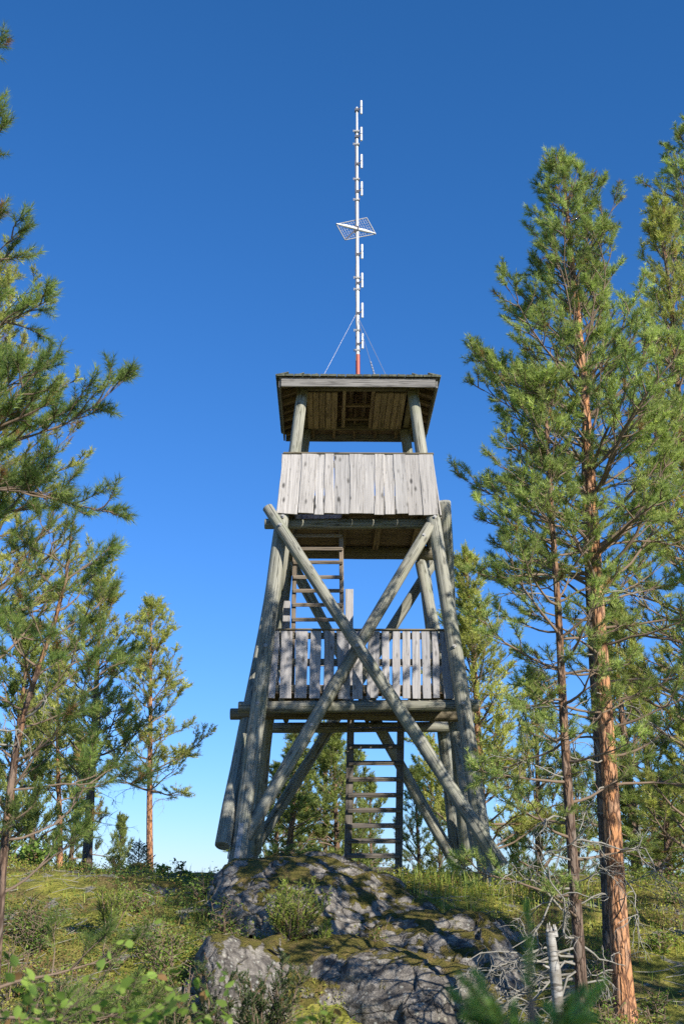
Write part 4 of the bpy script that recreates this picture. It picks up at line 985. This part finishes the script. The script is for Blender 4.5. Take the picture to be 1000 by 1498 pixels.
for (u, v, Y, sp_, ll, pal, st, n, lab) in (
        (268, 1245, 18.6, .25, .05, PAL_LD, 2, 90, 'dark leafy sapling on the crest left of the dome'), (240, 1268, 18.9, .5, .05, PAL_LF, 4, 160, 'low leafy bush on the crest beside the sapling'),
        (282, 1270, 18.4, .4, .045, PAL_LF, 3, 90, 'small leafy bush between the sapling and the dome'),
        (50, 1225, 24, .7, .09, PAL_LF, 9, 700, 'bright green broadleaf bush behind the crest at the left'), (110, 1250, 25, .7, .09, PAL_LF, 6, 400, 'broadleaf bush beside the broad crest pine'),
        (50, 1310, 4.6, .7, .05, PAL_LF, 7, 520, 'blurred birch sapling with round leaves in the left foreground'), (150, 1365, 4.9, .6, .05, PAL_LF, 6, 360, 'low birch sapling in the left foreground'),
        (120, 1375, 13.2, .7, .03, PAL_LF, 8, 260, 'fresh green bilberry bush on the left slope below the sunlit juniper'), (230, 1365, 14.6, .8, .03, PAL_LF, 8, 240, 'low bright bush in the moss left of the pale round rock'),
        (180, 1430, 12.4, .8, .03, PAL_LF, 8, 260, 'spreading bright bush below the yellow green juniper'), (270, 1395, 13.6, .7, .03, PAL_LF, 6, 160, 'small bright bush against the side of the pale round rock'),
        (350, 1345, 15.1, .8, .028, PAL_LF, 6, 140, 'low leafy bush at the foot of the dome beside the bright juniper'), (300, 1325, 16.3, .7, .03, PAL_LF, 5, 120, 'tufted leafy bush where the dome meets the moss'),
        (420, 1440, 12.8, .8, .03, PAL_LF, 7, 200, 'bright bush between the pale round rock and the cliff block'), (20, 1350, 14.0, .8, .03, PAL_LF, 7, 220, 'leafy bush under the young slim dark pine'),
        (880, 1440, 12.6, .8, .03, PAL_LF, 7, 200, 'leafy bush between the slim pine and the orange trunk'), (960, 1430, 13.4, .8, .03, PAL_LF, 8, 240, 'leafy bush right of the orange trunk foot'),
        (690, 1340, 16.2, .8, .03, PAL_LF, 6, 140, 'small leafy bush in the grass beside the streaked ridge'),
        (445, 1462, 11.6, .6, .03, PAL_LF, 6, 160, 'small leafy shrub at the foot of the cliff block'), (530, 1472, 12.0, .6, .03, PAL_LF, 5, 120, 'bright leafy shrub below the grey cliff block'),
        (560, 1335, 15.0, .7, .03, PAL_LF, 4, 90, 'little leafy shrub on the ridge beside the juniper')):
    b = on_ground(u, v, Y); sapling(lab, b, max(.25, top_h(u, v, Y)), sp_, ll, pal, int(u)+7, st, n, **(dict(low=.45, thin=.4, lpb=8, wood='dark_twig') if Y < 6 else dict(low=.2)))
rb = random.Random(21)
for i in range(34):
    left = i < 23
    u, Y = (rb.uniform(-10, 330), rb.uniform(11.6, 17.2)) if left else (rb.uniform(700, 1010), rb.uniform(12.2, 17.5))
    p = at(u, 1400, Y); b = Vector((p.x, p.y, gh(p.x, p.y)-.03))
    hb_, pl_ = rb.uniform(.28, .58), rb.choice((PAL_LF, PAL_LF, PAL_LD))
    lab = ('ankle high' if hb_ < .38 else 'knee high' if hb_ < .5 else 'thigh high')+(' dark green' if pl_ is PAL_LD else ' fresh green')+' leafy bush '+('in the moss of the left slope' if left else 'in the grass around the pine feet')
    o = sapling(lab, b, hb_, .9, rb.uniform(.028, .042), pl_, 600+i, 9, 300, 'bilberry_bush', 'bush', .1)
    o['group'] = 'leafy bushes on the left slope' if left else 'leafy bushes around the pine feet'
# weathered birch stump and drooping dead branches
def stump():
    p = at(806, 1362, 11.9); z0 = gh(p.x, p.y)-.15; H = p.z-z0; V = Veg(3)
    k = 12; zs = np.linspace(0, H, k); path = np.stack([.03*np.sin(zs*3), .03*np.cos(zs*2), zs], 1); V.tube(path, np.linspace(.060, .046, k)*(1+.10*np.sin(zs*9)+.07*np.sin(zs*23)), 14)
    for t_, a_ in ((.45, .6), (.7, 3.4), (.3, 5.)): V.tube([path[int(t_*k)], path[int(t_*k)]+[.12*math.cos(a_), .12*math.sin(a_), .05]], [.02, .008], 6)
    for i in range(7):
        a = i*.9; V.tube([[.04*math.cos(a), .04*math.sin(a), H-.05], [.045*math.cos(a), .045*math.sin(a), H+.04+.05*((i*37) % 5)/5]], [.022, .004], 5)
    me = V.wood_mesh('birch_stump', M['birch'])
    tag(link(bpy.data.objects.new('birch_stump', me), None, Matrix.Translation((p.x, p.y, z0))), 'broken white birch stump standing left of the slim pine foot', 'stump')
stump()
def dead_on(tree, u, v, Y, d, L, r, seed, droop=-.5):
    V = Veg(seed); p = at(u, v, Y); dead_branch(V, (0, 0, 0), unit(np.array(d)), L, r, droop)
    link(bpy.data.objects.new('dead_branch', V.wood_mesh('dead_branch', M['dead_twig'])), tree, Matrix.Translation(p))
for i, (u, v, dx, dz, L) in enumerate(((845, 1385, -1, .15, 1.2), (842, 1372, -1, .0, 1.1), (846, 1400, -1, -.1, 1.25), (840, 1340, -.9, .25, .9), (838, 1300, -.8, .1, .9), (844, 1380, .8, .2, .6),
                                       (838, 1260, -1, .3, .9), (832, 1200, -.7, .1, .8), (848, 1440, .4, .1, .5), (836, 1230, .9, .2, .6))):
    dead_on(slim, u, v, 12.4, (dx, -.35+.2*(i % 3), dz), L*1.15, .014, 300+i)
for i in range(9):
    dead_on(slim, 846, 1400+i*6, 12.4, (-1, -.45+.1*i, .25-.07*i), 1.3-.06*(i % 4), .015, 400+i, -.25)
for i, (u, v, dx, dz, L) in enumerate(((893, 1270, 1, .35, 1.0), (892, 1250, 1, .5, .9), (895, 1310, -.8, .3, .8), (888, 1150, -1, .2, .8), (885, 1110, -.9, .0, .8), (884, 1050, .9, .2, .9), (905, 1420, -.6, .2, .5), (880, 960, -.9, .1, .8))):
    dead_on(big, u, v, 13.0, (dx, -.35+.25*(i % 3), dz), L, .011, 340+i, -.9)

# ---------------------------------------------------------------- ground cover and grass
def scatter(n, x0, x1, y0, y1, seed, fn):
    rs = np.random.RandomState(seed); x = rs.uniform(x0, x1, n); y = rs.uniform(y0, y1, n); m = fn(x, y, rs); x, y = x[m], y[m]
    return x, y, ground_h(x, y), rs
def cover():
    # dwarf shrubs: blueberry, lingonberry and heather in patches
    x, y, z, rs = scatter(17000, -6.5, 6.5, 11.5, 20.5, 5, lambda x, y, rs: (fbm2(x, y, .9, 3, 77)+.25*sstep(0, -1.5, x) > -.02+.5*rs.rand(len(x))-.25))
    V = Veg(6); V.rs = rs; n = 6
    X = np.repeat(x, n)+rs.normal(size=len(x)*n)*.05; Y = np.repeat(y, n)+rs.normal(size=len(x)*n)*.05; hgt = np.repeat(rs.uniform(.05, .17, len(x))*(1+1.2*np.clip(fbm2(x, y, 1.7, 2, 31), 0, 1)), n)
    Z = np.repeat(z, n)+hgt*rs.uniform(.2, 1, len(X))
    D = rs.normal(size=(len(X), 3)); D[:, 2] = np.abs(D[:, 2])*.6; L = rs.uniform(.02, .042, len(X))
    kind = np.repeat(fbm2(x, y, .5, 2, 5)+rs.normal(size=len(x))*.25, n)[:, None]
    C = np.where(kind > .15, np.array([[.40, .40, .08]]), np.where(kind > -.3, np.array([[.23, .30, .06]]), np.array([[.13, .20, .045]])))*rs.uniform(.7, 1.3, (len(X), 1)); C = np.where(np.repeat(rs.rand(len(x), 1) < .16, n, 0), np.array([[.26, .15, .07]]), C)
    V.lv = np.concatenate([np.stack([X, Y, Z], 1), D, L[:, None], L[:, None]*.6, C], 1)
    tag(link(bpy.data.objects.new('dwarf_shrub_cover', V.leaf_mesh('dwarf_shrub_cover', M['leaf']))), 'low blueberry and heather cover on the slope', 'ground cover', kind='stuff')
    # fallen twigs and bark on the forest floor
    x, y, z, rs = scatter(900, -5.5, 6, 11.5, 20, 12, lambda x, y, rs: rs.rand(len(x)) < .8)
    T = Veg(13)
    for xx, yy, zz in zip(x, y, z):
        a = rs.rand()*6.28; l = rs.uniform(.08, .5); d = np.array([math.cos(a), math.sin(a), 0])*l; p0 = np.array([xx, yy, zz+.03]); p1 = p0+d; p1[2] = gh(p1[0], p1[1])+.05
        T.tube([p0, (p0+p1)/2+rs.normal(size=3)*.02, p1], [.006, .005, .003], 4)
    tag(link(bpy.data.objects.new('fallen_twigs', T.wood_mesh('fallen_twigs', M['dead_twig']))), 'fallen grey twigs lying in the moss', 'twigs', kind='stuff')
    # grass blades
    def gm(x, y, rs):
        a = np.exp(-((x-1.9)/1.3)**2-((y-17.4)/1.3)**2)*1.3+np.exp(-((x-4.8)/1.5)**2-((y-16.5)/1.5)**2)*.8+np.exp(-((x+1.9)/.5)**2-((y-16.2)/.6)**2)*.8+.10
        return rs.rand(len(x)) < a
    x, y, z, rs = scatter(26000, -5.5, 6.5, 11, 20.5, 8, gm)
    h = rs.uniform(.10, .34, len(x))*(.55+.45*np.exp(-((x-1.9)/1.5)**2-((y-17.6)/1.5)**2)); a = rs.rand(len(x))*6.28; ln = h*rs.uniform(.1, .6, len(x))
    sd = np.stack([-np.sin(a), np.cos(a), 0*a], 1)*.006; dr = np.stack([np.cos(a), np.sin(a), 0*a], 1)*ln[:, None]
    b = np.stack([x, y, z-.02], 1); mid = b+dr*.35; mid[:, 2] += h*.65; tip = b+dr; tip[:, 2] += h
    Vv = np.stack([b-sd, b+sd, mid+sd*.7, mid-sd*.7, tip], 1).reshape(-1, 3); i = np.arange(len(x))[:, None]*5
    c = np.array([[.32, .40, .08]])*rs.uniform(.6, 1.25, (len(x), 1)); c = np.where(rs.rand(len(x), 1) < .18, np.array([[.48, .40, .18]]), c)
    me = fast_mesh('grass', Vv, [i+np.array([[0, 1, 2, 3]]), i+np.array([[3, 2, 4]])], [M['leaf']], [0, 0], np.repeat(c, 5, 0))
    tag(link(bpy.data.objects.new('grass', me)), 'fine green grass around the tower foot and on the slope', 'grass', kind='stuff')
cover()
